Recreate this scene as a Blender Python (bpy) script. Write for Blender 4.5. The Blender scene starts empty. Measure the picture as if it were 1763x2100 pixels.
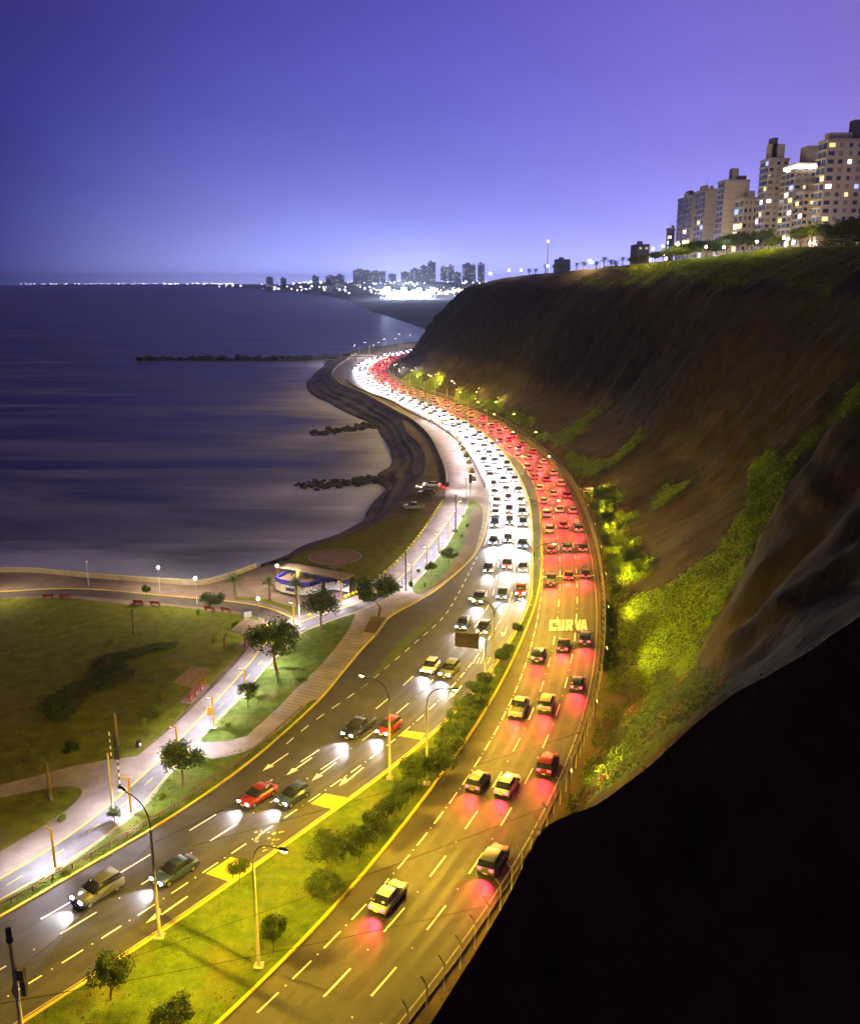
import bpy, bmesh, math, random
from mathutils import Vector, Matrix, noise, geometry
from mathutils.bvhtree import BVHTree
R = math.radians
sc = bpy.context.scene
C = sc.collection

# ------------------------------------------------------------------ camera
F, PITCH, H = 1850.0, R(14.31), 53.0        # focal length in photo units (photo 1763 x 2100), tilt, height over the road
cd = bpy.data.cameras.new('camera'); cam = bpy.data.objects.new('camera', cd); C.objects.link(cam)
cd.sensor_fit = 'HORIZONTAL'; cd.sensor_width = 36.0; cd.lens = 36.0*F/1763.0
cd.clip_start = 0.5; cd.clip_end = 60000
cam.location = (0, 0, H); cam.rotation_euler = (R(90)-PITCH, 0, 0)
sc.camera = cam
sc.render.resolution_x, sc.render.resolution_y = 859, 1024

# ------------------------------------------------------------------ exposure
vs = sc.view_settings
vs.view_transform = 'Standard'; vs.look = 'None'; vs.exposure = 0.0; vs.gamma = 1.0; vs.use_curve_mapping = False
sc.cycles.use_light_tree = True
sc.cycles.max_bounces = 4; sc.cycles.diffuse_bounces = 2; sc.cycles.glossy_bounces = 2; sc.cycles.transparent_max_bounces = 6
sc.cycles.sample_clamp_indirect = 3.0; sc.cycles.sample_clamp_direct = 0.0
sc.cycles.caustics_reflective = False; sc.cycles.caustics_refractive = False

# ------------------------------------------------------------------ night sky with the light dome of the city
w = bpy.data.worlds.new('World'); sc.world = w; w.use_nodes = True
nt = w.node_tree; nt.nodes.clear()
def N(t, nt=None, **kw):
    n = (nt or w.node_tree).nodes.new(t)
    for k, v in kw.items(): setattr(n, k, v)
    return n
def mathn(op, a, b=None, c=None, nt=None, clamp=False):
    t = nt or w.node_tree
    n = t.nodes.new('ShaderNodeMath'); n.operation = op; n.use_clamp = clamp
    for i, v in enumerate((a, b, c)):
        if v is None: continue
        if isinstance(v, (int, float)): n.inputs[i].default_value = v
        else: t.links.new(v, n.inputs[i])
    return n.outputs[0]
lk = nt.links.new
tc = N('ShaderNodeTexCoord'); sep = N('ShaderNodeSeparateXYZ'); lk(tc.outputs['Generated'], sep.inputs[0])
def dotdir(az, el=0):
    d = N('ShaderNodeVectorMath', operation='DOT_PRODUCT'); lk(tc.outputs['Generated'], d.inputs[0])
    d.inputs[1].default_value = (math.sin(R(az))*math.cos(R(el)), math.cos(R(az))*math.cos(R(el)), math.sin(R(el)))
    return d.outputs['Value']
def mixc(f, a, b):
    m = N('ShaderNodeMix', data_type='RGBA'); 
    if isinstance(f, (int, float)): m.inputs[0].default_value = f
    else: lk(f, m.inputs[0])
    for i, v in ((6, a), (7, b)):
        if isinstance(v, tuple): m.inputs[i].default_value = (*v, 1)
        else: lk(v, m.inputs[i])
    return m.outputs[2]
SKY = dict(glow=(0.40, 0.44, 0.85), top=(0.085, 0.045, 0.105))
def mapr(v, a, b, smooth=True):
    m = N('ShaderNodeMapRange'); m.interpolation_type = 'SMOOTHSTEP' if smooth else 'LINEAR'
    m.inputs['From Min'].default_value = a; m.inputs['From Max'].default_value = b; lk(v, m.inputs['Value']); return m.outputs[0]
ramp = N('ShaderNodeValToRGB'); lk(mathn('MULTIPLY_ADD', dotdir(80), 0.5, 0.5), ramp.inputs[0]); ramp.color_ramp.interpolation = 'B_SPLINE'
el_ = ramp.color_ramp.elements
for pos_, col_ in ((0.10, (.005, .005, .026)), (0.25, (.010, .011, .06)), (0.362, (.020, .023, .155)), (0.587, (.068, .066, .54)), (0.75, (.20, .155, .66)), (0.86, (.29, .185, .54)), (1.0, (.24, .15, .37))):
    e_ = el_.new(pos_); e_.color = (*col_, 1)
el_.remove(el_[0]); el_.remove(el_[len(el_)-1])
base = ramp.outputs[0]
elev = sep.outputs['Z']
base = mixc(mapr(elev, 0.10, 0.75), base, SKY['top'])
band = mathn('POWER', 2.718, mathn('MULTIPLY', mathn('ABSOLUTE', elev), -11.0))
azg = mapr(dotdir(5), 0.80, 1.0)
gl = mathn('MULTIPLY', band, mathn('POWER', azg, 1.6))
band2 = mathn('POWER', 2.718, mathn('MULTIPLY', mathn('ABSOLUTE', elev), -34.0))
gl = mathn('ADD', gl, mathn('MULTIPLY', band2, mathn('POWER', azg, 3.0)))
add = N('ShaderNodeMix', data_type='RGBA'); add.clamp_factor = False; add.blend_type = 'ADD'; lk(gl, add.inputs[0]); lk(base, add.inputs[6]); add.inputs[7].default_value = (*SKY['glow'], 1)
nz = N('ShaderNodeTexNoise'); nz.inputs['Scale'].default_value = 2.2; nz.inputs['Detail'].default_value = 3
mp = N('ShaderNodeMapping'); mp.inputs['Scale'].default_value = (1, 1, 3.2); lk(tc.outputs['Generated'], mp.inputs[0]); lk(mp.outputs[0], nz.inputs['Vector'])
cl = mathn('MULTIPLY_ADD', nz.outputs['Fac'], 0.45, 0.78)
mul = N('ShaderNodeVectorMath', operation='SCALE'); lk(add.outputs[2], mul.inputs[0]); lk(cl, mul.inputs['Scale'])
bg = N('ShaderNodeBackground'); lk(mul.outputs[0], bg.inputs['Color']); bg.inputs['Strength'].default_value = 1.0
wo = N('ShaderNodeOutputWorld'); lk(bg.outputs[0], wo.inputs[0])

# ------------------------------------------------------------------ light levels of the lamps, seen and added (W)
HAZE = 0.00006
SODIUM = (1.0, 0.64, 0.03); LED = (0.86, 0.82, 1.0); HEAD = (0.95, 0.93, 1.0); TAIL = (1.0, 0.02, 0.05)
P_STREET, P_PROM, P_PARK, P_SLOPE, P_HEAD, P_TAIL = 13500, 6000, 4200, 9000, 11000, 3600

# ------------------------------------------------------------------ measuring: photo unit -> point on the level z
def ray(x, y):
    u = (x-881.5)/F; v = (1050-y)/F
    return Vector((u, math.cos(PITCH)+v*math.sin(PITCH), -math.sin(PITCH)+v*math.cos(PITCH)))
def G(x, y, z=0.0):
    d = ray(x, y); t = (z-H)/d.z
    return Vector((d.x*t, d.y*t, z))
def AT(x, y, Y):                              # the point seen at (x, y) that lies Y metres ahead
    d = ray(x, y); t = Y/d.y
    return Vector((d.x*t, Y, H+d.z*t))
def proj(p):
    x, y, z = p.x, p.y, p.z-H
    dep = y*math.cos(PITCH)-z*math.sin(PITCH); up = y*math.sin(PITCH)+z*math.cos(PITCH)
    if dep < 1: return (-9999, -9999)
    return (881.5+F*x/dep, 1050-F*up/dep)
def c1(x, y): return (x*.3520, 1361+y*.3520)
def c2(x, y): return (501.5+x*.3820, 1361+y*.3820)
def c3(x, y): return (x*.3657, 1110.4+y*.3657)
def c4(x, y): return (501.5+x*.2844, 1003+y*.2844)
def c5(x, y): return (895.5+x*.2438, 1003+y*.2438)
def c6(x, y): return (608.9+x*.2438, 680.6+y*.2438)
def c7(x, y): return (1332.5+x*.24425, 236.4+y*.24425)
def c8(x, y): return (859.7+x*.51245, 537.3+y*.51245)
def c9(x, y): return (1074.6+x*.3905, 859.7+y*.3905)
def ck(x, y): return (537.3+x*.12597, 1117.6+y*.12597)
def GP(fn, pts, z=0.0): return [G(*fn(*p), z) for p in pts]
ident = lambda x, y: (x, y)

def catmull(p, per=6, closed=False):
    n = len(p); out = []
    rng = range(n if closed else n-1)
    for i in rng:
        if closed: a, b, c, d = p[(i-1) % n], p[i], p[(i+1) % n], p[(i+2) % n]
        else: a, b, c, d = p[max(i-1, 0)], p[i], p[i+1], p[min(i+2, n-1)]
        for k in range(per):
            t = k/per
            out.append(0.5*((2*b)+(c-a)*t+(2*a-5*b+4*c-d)*t*t+(3*b-a-3*c+d)*t*t*t))
    if not closed: out.append(p[-1].copy())
    return out
def resample(p, step):
    out = [p[0].copy()]; acc = 0.0
    for a, b in zip(p[:-1], p[1:]):
        L = (b-a).length
        if L < 1e-6: continue
        t = step-acc
        while t <= L: out.append(a+(b-a)*(t/L)); t += step
        acc = L-(t-step)
    out.append(p[-1].copy()); return out
def smooth(p, k, it=1):
    for _ in range(it):
        q = []
        for i in range(len(p)):
            m = min(k, i, len(p)-1-i); s = Vector((0, 0, 0))
            for j in range(i-m, i+m+1): s += p[j]
            q.append(s/(2*m+1))
        p = q
    return p
def line(fnpts, step=2.0, k=4, it=2): return smooth(resample(catmull(fnpts), step), k, it)
def normals(p):
    out = []
    for i in range(len(p)):
        t = p[min(i+1, len(p)-1)]-p[max(i-1, 0)]; t.z = 0; t.normalize(); out.append(Vector((-t.y, t.x, 0)))   # left side
    return out
def offset(p, d):
    return [a+n*d for a, n in zip(p, normals(p))]
class Path:                                   # walk along a line
    def __init__(s, p):
        s.p = p; s.l = [0.0]
        for a, b in zip(p[:-1], p[1:]): s.l.append(s.l[-1]+(b-a).length)
        s.len = s.l[-1]; s.n = normals(p)
    def at(s, d, off=0.0):
        d = max(0, min(d, s.len-1e-4)); lo, hi = 0, len(s.l)-1
        while hi-lo > 1:
            m = (lo+hi)//2
            if s.l[m] <= d: lo = m
            else: hi = m
        t = (d-s.l[lo])/max(1e-6, s.l[hi]-s.l[lo]); n = s.n[lo].lerp(s.n[hi], t).normalized()
        return s.p[lo].lerp(s.p[hi], t)+n*off, Vector((n.y, -n.x, 0))       # point, direction of travel
    def near(s, q):
        return min(range(len(s.p)), key=lambda i: (s.p[i]-q).length_squared)
    def s_at_y(s, y): return s.l[min(range(len(s.p)), key=lambda i: abs(s.p[i].y-y))]

# ------------------------------------------------------------------ materials
MATS = {}
def mat(name, c, c2=None, scale=1.0, rough=0.85, bump=0.0, bscale=None, spec=0.3, metal=0.0, emit=None, es=0.0, contrast=(0.35, 0.65), world=False, detail=5, stretch=None, extra=None):
    if name in MATS: return MATS[name]
    m = bpy.data.materials.new(name); m.use_nodes = True; t = m.node_tree; b = t.nodes['Principled BSDF']; L = t.links.new
    b.inputs['Roughness'].default_value = rough; b.inputs['Metallic'].default_value = metal
    b.inputs['Specular IOR Level'].default_value = spec; b.inputs['Base Color'].default_value = (*c, 1)
    if world: vec = t.nodes.new('ShaderNodeNewGeometry').outputs['Position']
    else: vec = t.nodes.new('ShaderNodeTexCoord').outputs['Object']
    if stretch:
        q = t.nodes.new('ShaderNodeMapping'); q.inputs['Scale'].default_value = stretch; L(vec, q.inputs[0]); vec = q.outputs[0]
    if c2:
        n = t.nodes.new('ShaderNodeTexNoise'); n.inputs['Scale'].default_value = scale; n.inputs['Detail'].default_value = detail; n.inputs['Roughness'].default_value = 0.62; L(vec, n.inputs['Vector'])
        r = t.nodes.new('ShaderNodeValToRGB'); e = r.color_ramp.elements
        e[0].position, e[1].position = contrast; e[0].color = (*c, 1); e[1].color = (*c2, 1)
        L(n.outputs['Fac'], r.inputs[0]); col = r.outputs[0]
        if extra:                              # a second, larger pattern of the thing's own colour: patches, stains, wear
            ec, esc, lo, hi, amt = extra
            n2 = t.nodes.new('ShaderNodeTexNoise'); n2.inputs['Scale'].default_value = esc; n2.inputs['Detail'].default_value = 4; L(vec, n2.inputs['Vector'])
            mr = t.nodes.new('ShaderNodeMapRange'); mr.inputs['From Min'].default_value = lo; mr.inputs['From Max'].default_value = hi; mr.inputs['To Max'].default_value = amt; L(n2.outputs['Fac'], mr.inputs['Value'])
            mx = t.nodes.new('ShaderNodeMix'); mx.data_type = 'RGBA'; L(mr.outputs[0], mx.inputs[0]); L(col, mx.inputs[6]); mx.inputs[7].default_value = (*ec, 1); col = mx.outputs[2]
        L(col, b.inputs['Base Color'])
    if bump:
        n = t.nodes.new('ShaderNodeTexNoise'); n.inputs['Scale'].default_value = bscale or scale*4; n.inputs['Detail'].default_value = 4; L(vec, n.inputs['Vector'])
        q = t.nodes.new('ShaderNodeBump'); q.inputs['Strength'].default_value = bump; q.inputs['Distance'].default_value = 0.15; L(n.outputs['Fac'], q.inputs['Height']); L(q.outputs[0], b.inputs['Normal'])
    if emit:
        b.inputs['Emission Color'].default_value = (*emit, 1); b.inputs['Emission Strength'].default_value = es
    MATS[name] = m; return m
def leafmat(name, a, b_, scale=1.2):
    if name in MATS: return MATS[name]
    m = mat(name, a, b_, scale=scale, rough=0.6, spec=0.25, world=True, contrast=(0.3, 0.7))
    t = m.node_tree; p = t.nodes['Principled BSDF']; o = [n for n in t.nodes if n.type == 'OUTPUT_MATERIAL'][0]
    tr = t.nodes.new('ShaderNodeBsdfTranslucent'); mx = t.nodes.new('ShaderNodeMixShader'); mx.inputs[0].default_value = 0.25
    src = p.inputs['Base Color'].links[0].from_socket
    t.links.new(src, tr.inputs[0]); t.links.new(p.outputs[0], mx.inputs[1]); t.links.new(tr.outputs[0], mx.inputs[2]); t.links.new(mx.outputs[0], o.inputs[0])
    return m
ASPH = mat('asphalt', (0.042, 0.039, 0.038), (0.068, 0.062, 0.058), 0.35, rough=0.72, bump=0.25, bscale=9, world=True, extra=((0.035, 0.033, 0.032), 0.075, 0.56, 0.70, 0.8), spec=0.35)
ASPH2 = mat('path_asphalt', (0.10, 0.095, 0.10), (0.15, 0.14, 0.145), 0.5, rough=0.8, bump=0.2, bscale=9, world=True, extra=((0.07, 0.065, 0.065), 0.15, 0.55, 0.7, 0.7))
CONC = mat('promenade_concrete', (0.20, 0.165, 0.14), (0.28, 0.235, 0.20), 0.45, rough=0.9, bump=0.15, bscale=12, world=True, extra=((0.13, 0.10, 0.085), 0.13, 0.52, 0.7, 0.7))
PINK = mat('seaside_paving', (0.15, 0.10, 0.085), (0.22, 0.15, 0.125), 0.4, rough=0.9, bump=0.15, bscale=12, world=True, extra=((0.10, 0.065, 0.055), 0.11, 0.5, 0.7, 0.7))
LAWN = mat('lawn', (0.080, 0.088, 0.005), (0.15, 0.155, 0.012), 0.55, rough=0.95, bump=0.9, bscale=7, spec=0.1, world=True, detail=9, extra=((0.13, 0.11, 0.035), 0.16, 0.52, 0.72, 0.75))
GRASS = mat('verge_grass', (0.045, 0.080, 0.010), (0.10, 0.135, 0.018), 0.8, rough=0.95, bump=0.9, bscale=8, spec=0.1, world=True, detail=9, extra=((0.12, 0.105, 0.03), 0.22, 0.5, 0.72, 0.7))
EARTH = mat('earth', (0.105, 0.075, 0.042), (0.165, 0.12, 0.068), 0.3, rough=0.95, bump=0.6, bscale=3, spec=0.1, world=True, detail=8, extra=((0.07, 0.05, 0.03), 0.07, 0.48, 0.66, 0.8))
YEL = mat('yellow_paint', (0.62, 0.47, 0.03), (0.50, 0.37, 0.03), 1.2, rough=0.7, world=True)
WHT = mat('white_paint', (0.62, 0.60, 0.56), (0.80, 0.78, 0.74), 1.5, rough=0.7, world=True, contrast=(0.25, 0.45))
CONCP = mat('pole_concrete', (0.30, 0.27, 0.24), (0.40, 0.37, 0.33), 2.0, rough=0.85)
DMET = mat('dark_metal', (0.045, 0.045, 0.05), (0.07, 0.07, 0.075), 3, rough=0.5, metal=0.6)
GALV = mat('galvanised_steel', (0.36, 0.36, 0.40), (0.50, 0.50, 0.56), 4, rough=0.45, metal=0.35)
RUST = mat('rail_steel', (0.13, 0.085, 0.05), (0.20, 0.14, 0.09), 2, rough=0.7, metal=0.3)
YPOST = mat('yellow_post_paint', (0.55, 0.36, 0.02), (0.45, 0.27, 0.02), 3, rough=0.5)
REDW = mat('red_painted_wood', (0.30, 0.045, 0.03), (0.22, 0.035, 0.025), 3, rough=0.6)
ROOFW = mat('weathered_roof_board', (0.16, 0.115, 0.085), (0.25, 0.19, 0.14), 2.5, rough=0.9, bump=0.3)
WALLW = mat('white_wall', (0.62, 0.56, 0.54), (0.72, 0.66, 0.63), 1.5, rough=0.85)
BLUEB = mat('blue_paint', (0.06, 0.045, 0.42), (0.08, 0.06, 0.52), 1.5, rough=0.6)
BARK = mat('bark', (0.10, 0.070, 0.042), (0.17, 0.12, 0.075), 5, rough=0.95, bump=0.6, bscale=14)
LEAF = leafmat('tree_leaf', (0.026, 0.050, 0.009), (0.058, 0.092, 0.016))
LEAFM = leafmat('median_leaf', (0.022, 0.042, 0.010), (0.048, 0.078, 0.016))
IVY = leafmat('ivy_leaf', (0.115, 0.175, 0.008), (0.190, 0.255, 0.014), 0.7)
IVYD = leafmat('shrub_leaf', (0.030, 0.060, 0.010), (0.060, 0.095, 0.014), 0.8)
PALML = leafmat('palm_leaf', (0.05, 0.09, 0.012), (0.08, 0.13, 0.02))
BOUG = leafmat('bougainvillea_leaf', (0.20, 0.012, 0.16), (0.30, 0.03, 0.22))
DRY = leafmat('dry_twig', (0.10, 0.065, 0.025), (0.15, 0.10, 0.04))
ROCK = mat('rock', (0.035, 0.032, 0.030), (0.085, 0.075, 0.065), 1.2, rough=0.75, bump=0.6, bscale=3)
GLASS = mat('window_glass', (0.02, 0.022, 0.03), rough=0.08, spec=0.8)
TYRE = mat('tyre', (0.02, 0.02, 0.02), rough=0.8)
RIM = mat('wheel_rim', (0.45, 0.45, 0.47), rough=0.3, metal=0.8)
E_SOD = mat('sodium_lens', (0.8, 0.6, 0.2), emit=(1.0, 0.72, 0.18), es=60)
E_WHITE = mat('white_lens', (0.9, 0.9, 1.0), emit=(0.95, 0.93, 1.0), es=80)
E_HEAD = mat('headlight_lens', (0.9, 0.9, 1.0), emit=(0.93, 0.93, 1.0), es=70)
E_TAIL = mat('tail_lens', (0.5, 0.01, 0.01), emit=(1.0, 0.02, 0.04), es=22)

# ------------------------------------------------------------------ mesh helpers
class MB:
    def __init__(s): s.v = []; s.f = []; s.sm = False
    def add(s, v, f):
        o = len(s.v); s.v += [tuple(p) for p in v]; s.f += [tuple(i+o for i in q) for q in f]; return s
    def box(s, c, d, rz=0.0, taper=1.0):
        x, y, z = c; a, b, h = d[0]/2, d[1]/2, d[2]/2; cs, sn = math.cos(rz), math.sin(rz); v = []
        for k, tp in ((-1, 1), (1, taper)):
            for i, j in ((-1, -1), (1, -1), (1, 1), (-1, 1)):
                px, py = i*a*tp, j*b*tp; v.append((x+px*cs-py*sn, y+px*sn+py*cs, z+k*h))
        return s.add(v, [(3, 2, 1, 0), (4, 5, 6, 7), (0, 1, 5, 4), (1, 2, 6, 5), (2, 3, 7, 6), (3, 0, 4, 7)])
    def tube(s, p, r, n=8, caps=True):
        p = [Vector(q) for q in p]; rr = r if isinstance(r, (list, tuple)) else [r]*len(p); v = []; f = []
        for i, q in enumerate(p):
            t = (p[min(i+1, len(p)-1)]-p[max(i-1, 0)]).normalized()
            a = t.cross(Vector((0, 0, 1)) if abs(t.z) < .95 else Vector((1, 0, 0))).normalized(); b = a.cross(t)
            for k in range(n):
                an = 2*math.pi*k/n; v.append(q+a*math.cos(an)*rr[i]+b*math.sin(an)*rr[i])
        for i in range(len(p)-1):
            for k in range(n): f.append((i*n+k, i*n+(k+1) % n, (i+1)*n+(k+1) % n, (i+1)*n+k))
        if caps: f += [tuple(range(n)), tuple(reversed(range((len(p)-1)*n, len(p)*n)))]
        return s.add(v, f)
    def lathe(s, prof, c=(0, 0, 0), n=12):
        v = []; f = []
        for r, z in prof:
            for k in range(n): v.append((c[0]+r*math.cos(2*math.pi*k/n), c[1]+r*math.sin(2*math.pi*k/n), c[2]+z))
        for i in range(len(prof)-1):
            for k in range(n): f.append((i*n+k, i*n+(k+1) % n, (i+1)*n+(k+1) % n, (i+1)*n+k))
        f += [tuple(reversed(range(n))), tuple(range((len(prof)-1)*n, len(prof)*n))]
        return s.add(v, f)
    def poly(s, pts, z, skirt=0.0):
        p = [Vector((q.x, q.y, 0)) for q in pts]
        if sum(p[i].x*p[(i+1) % len(p)].y-p[(i+1) % len(p)].x*p[i].y for i in range(len(p))) < 0: p.reverse()
        tri = geometry.tessellate_polygon([p]); o = len(s.v); fs = []
        for a, b, c in tri:
            n = (p[b]-p[a]).cross(p[c]-p[a]).z
            if abs(n) < 1e-9: continue
            fs.append((a, b, c) if n > 0 else (a, c, b))
        s.add([(q.x, q.y, z) for q in p], fs)
        if skirt:
            n = len(p); s.add([(q.x, q.y, z) for q in p]+[(q.x, q.y, z-skirt) for q in p], [(i, n+i, n+(i+1) % n, (i+1) % n) for i in range(n)])
        return s
    def ribbon(s, p, a, b, z, zs=None):        # flat strip between two offsets of a line
        A, B = offset(p, a), offset(p, b)
        n = len(p); return s.add([(q.x, q.y, z) for q in A]+[(q.x, q.y, z) for q in B], [(i, i+1, n+i+1, n+i) if a < b else (n+i, n+i+1, i+1, i) for i in range(n-1)])
    def curb(s, p, a, b, z0, z1):              # raised strip with a box section
        A, B = offset(p, a), offset(p, b); n = len(p); v = []
        for q in A: v.append((q.x, q.y, z0))
        for q in A: v.append((q.x, q.y, z1))
        for q in B: v.append((q.x, q.y, z1))
        for q in B: v.append((q.x, q.y, z0))
        f = []
        for i in range(n-1):
            for k in range(3): f.append((k*n+i, k*n+i+1, (k+1)*n+i+1, (k+1)*n+i))
        f += [(0, n, 2*n, 3*n), (n-1, 4*n-1, 3*n-1, 2*n-1)]
        return s.add(v, f)
    def mesh(s, name, m, smooth_=False):
        me = bpy.data.meshes.new(name); me.from_pydata(s.v, [], s.f); me.materials.append(m)
        if smooth_: me.polygons.foreach_set('use_smooth', [True]*len(me.polygons))
        me.update(); return me
    def build(s, name, m, parent=None, smooth_=False, kind=None):
        o = bpy.data.objects.new(name, s.mesh(name, m, smooth_)); C.objects.link(o)
        if parent: o.parent = parent
        if kind: o['kind'] = kind
        return o
def inst(name, me, parent=None, loc=None, rot=None, scale=None):
    o = bpy.data.objects.new(name, me); C.objects.link(o)
    if parent: o.parent = parent
    if loc is not None: o.location = loc
    if rot is not None: o.rotation_euler = rot
    if scale is not None: o.scale = scale if isinstance(scale, (tuple, list)) else (scale,)*3
    return o
def tag(o, label, cat, group=None):
    o['label'] = label; o['category'] = cat
    if group: o['group'] = group
    return o
def thing(name, label, cat, loc=(0, 0, 0), rz=0.0, group=None, scale=None):
    o = bpy.data.objects.new(name, None); C.objects.link(o); o.location = loc; o.rotation_euler = (0, 0, rz); o.empty_display_size = 0.3
    if scale: o.scale = scale if isinstance(scale, (tuple, list)) else (scale,)*3
    return tag(o, label, cat, group)
ORD = ['nearest', 'second', 'third', 'fourth', 'fifth', 'sixth', 'seventh', 'eighth', 'ninth', 'tenth', 'eleventh', 'twelfth', 'thirteenth', 'fourteenth', 'fifteenth', 'sixteenth', 'seventeenth', 'eighteenth', 'nineteenth', 'twentieth']
def ordn(i):
    if i < 20: return ORD[i]
    t = {2: 'twenty', 3: 'thirty', 4: 'forty', 5: 'fifty', 6: 'sixty', 7: 'seventy', 8: 'eighty', 9: 'ninety'}; n = i+1
    if n % 10 == 0: return {2: 'twentieth', 3: 'thirtieth', 4: 'fortieth', 5: 'fiftieth', 6: 'sixtieth', 7: 'seventieth'}[n//10]
    return t[n//10]+'-'+['first', 'second', 'third', 'fourth', 'fifth', 'sixth', 'seventh', 'eighth', 'ninth'][n % 10-1]
LD = {}
def spot(name, key, power, color, angle, blend, parent, loc, rot, size=0.12, throw=0):
    if key not in LD:
        l = bpy.data.lights.new(key, 'SPOT'); l.energy = power; l.color = color; l.spot_size = R(angle); l.spot_blend = blend; l.shadow_soft_size = size; LD[key] = l
        if throw:                               # a street luminaire throws most of its light far out to the sides
            l.use_nodes = True; q = l.node_tree; e_ = q.nodes['Emission']; tx = q.nodes.new('ShaderNodeTexCoord'); sx = q.nodes.new('ShaderNodeSeparateXYZ'); q.links.new(tx.outputs['Normal'], sx.inputs[0])
            mr_ = q.nodes.new('ShaderNodeMapRange'); mr_.inputs['From Min'].default_value = .15; mr_.inputs['From Max'].default_value = .85; mr_.inputs['To Min'].default_value = throw; mr_.inputs['To Max'].default_value = .75
            q.links.new(mathn('ABSOLUTE', sx.outputs['Z'], nt=q), mr_.inputs['Value']); q.links.new(mr_.outputs[0], e_.inputs['Strength'])
    o = bpy.data.objects.new(name, LD[key]); C.objects.link(o); o.parent = parent; o.location = loc; o.rotation_euler = rot; return o
def point(name, key, power, color, parent, loc, size=0.2):
    if key not in LD:
        l = bpy.data.lights.new(key, 'POINT'); l.energy = power; l.color = color; l.shadow_soft_size = size; LD[key] = l
    o = bpy.data.objects.new(name, LD[key]); C.objects.link(o); o.parent = parent; o.location = loc; return o

# ================================================================== THE LINES OF THE PLACE (measured in the photo)
D2 = [(803, 2031), (908, 1890), (975, 1791), (1025, 1712), (1074.5, 1626.5), (1112.7, 1554), (1141, 1491), (1160, 1433), (1184.9, 1282), (1181, 1149), (1171, 1088)]
RF = [(1168.5, 1003), (1145, 968), (1100, 928), (1060, 897), (1031, 873), (989, 853.7), (926, 827), (877, 812), (835.6, 797.6), (804, 780.6), (792, 766), (790.5, 758.6), (801.5, 745), (816, 738), (862, 720.8)]
far = [G(*p) for p in RF]
cen = [Vector((-30, 22, 0)), Vector((-15, 42, 0))]+[G(*p) for p in D2]+offset(far, 3.4)+[Vector((14, 770, 0)), Vector((50, 850, 0))]
CEN = line(cen, 2.0, 7, 3)                     # the dashed line between the two cliffside lanes
ML = [G(*p) for p in [(49, 2097), (197, 1995), (327, 1921), (482, 1806), (587, 1731), (685, 1663), (796, 1586), (914, 1483), (960, 1437), (993, 1398), (1032, 1339), (1054, 1300), (1071, 1271), (1086, 1244), (1091, 1210), (1091, 1173.6), (1090, 1125), (1089, 1076), (1085, 1039.6), (1076, 1003), (1038.7, 939), (999, 897.6), (950, 866), (901.5, 841.5), (852.7, 822), (816, 805), (779.6, 788), (760, 771), (755, 758.6), (765, 746.4), (784.4, 738)]]
ML = line([Vector((-55, 25, 0))]+ML+[Vector((-15, 705, 0)), Vector((8, 760, 0)), Vector((44, 846, 0))], 2.0, 4, 2)
MR = [G(*p) for p in [(501, 2060), (616, 1941.6), (715, 1834.7), (807, 1728), (883.5, 1621), (956, 1525), (1017, 1426), (1061, 1339), (1095, 1254), (1104, 1230), (1110, 1186), (1112.5, 1149), (1111, 1100), (1107.6, 1052), (1100, 1003), (1066, 945)]]
MR = [Vector((-36, 24, 0))]+MR
mp_ = Path(CEN)
for d in range(0, 2000, 20):                   # beyond the bend the median keeps a steady width
    s0 = mp_.s_at_y(285)+d
    if s0 > mp_.len: break
    MR.append(mp_.at(s0, 6.6)[0])
MR = line(MR, 2.0, 4, 2)
LE = [G(*p) for p in [(0, 1885), (150, 1798), (303, 1709.5), (420, 1635), (501, 1575), (560, 1527), (658, 1437), (700, 1386), (749, 1327), (774.5, 1301.6), (794, 1270), (830, 1250), (867, 1230.5), (895.5, 1212), (928, 1185), (968, 1147), (989, 1113), (1000, 1068), (1003, 1034), (996.5, 1000), (969.7, 944), (940, 905), (901.5, 875.6), (872, 861), (833, 841.5), (804, 824), (765, 810), (731, 795), (711, 778), (708, 766), (716, 753.7), (738, 739), (755, 733)]]
LE = line([Vector((-80, 20, 0)), Vector((-50, 50, 0))]+LE+[Vector((-30, 700, 0)), Vector((-6, 752, 0)), Vector((32, 850, 0))], 1.5, 2, 1)
pC, pML, pMR, pLE = Path(CEN), Path(ML), Path(MR), Path(LE)
RE = offset(CEN, -3.7); FEN = offset(CEN, -4.5)

# ------------------------------------------------------------------ ground, sea, roads
bank = GP(ident, [(-250, 1180), (-60, 1174), (55, 1172), (183, 1182), (329, 1193), (428, 1195), (525, 1162)])+GP(c4, [(200, 545), (300, 518), (400, 450), (560, 388), (700, 343), (800, 308), (900, 255), (960, 238), (1050, 150), (1120, 90)])+GP(c6, [(910, 1385), (990, 1305), (1012, 1240), (1055, 1185), (1082, 1080), (1060, 990), (1010, 915), (930, 850), (880, 740), (820, 690), (700, 615), (600, 548), (450, 485), (330, 430), (270, 380), (275, 330), (330, 285), (395, 245), (420, 215)])
bank = bank+[Vector((-62, 720, 0)), Vector((-40, 790, 0)), Vector((0, 870, 0))]
BANK = resample(catmull(bank, 4), 3.0)
gpoly = BANK+[Vector((400, 900, 0)), Vector((400, -60, 0)), Vector((-260, -60, 0)), Vector((-260, 150, 0))]
g = MB().poly(gpoly, -0.10, 0.0).build('ground', EARTH, kind='structure')
road = MB().poly(LE+list(reversed(RE)), 0.0).build('road', ASPH, kind='structure')
MB().ribbon(CEN, -3.7, -5.2, -0.03).build('roadside_dirt', EARTH, kind='structure')

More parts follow.
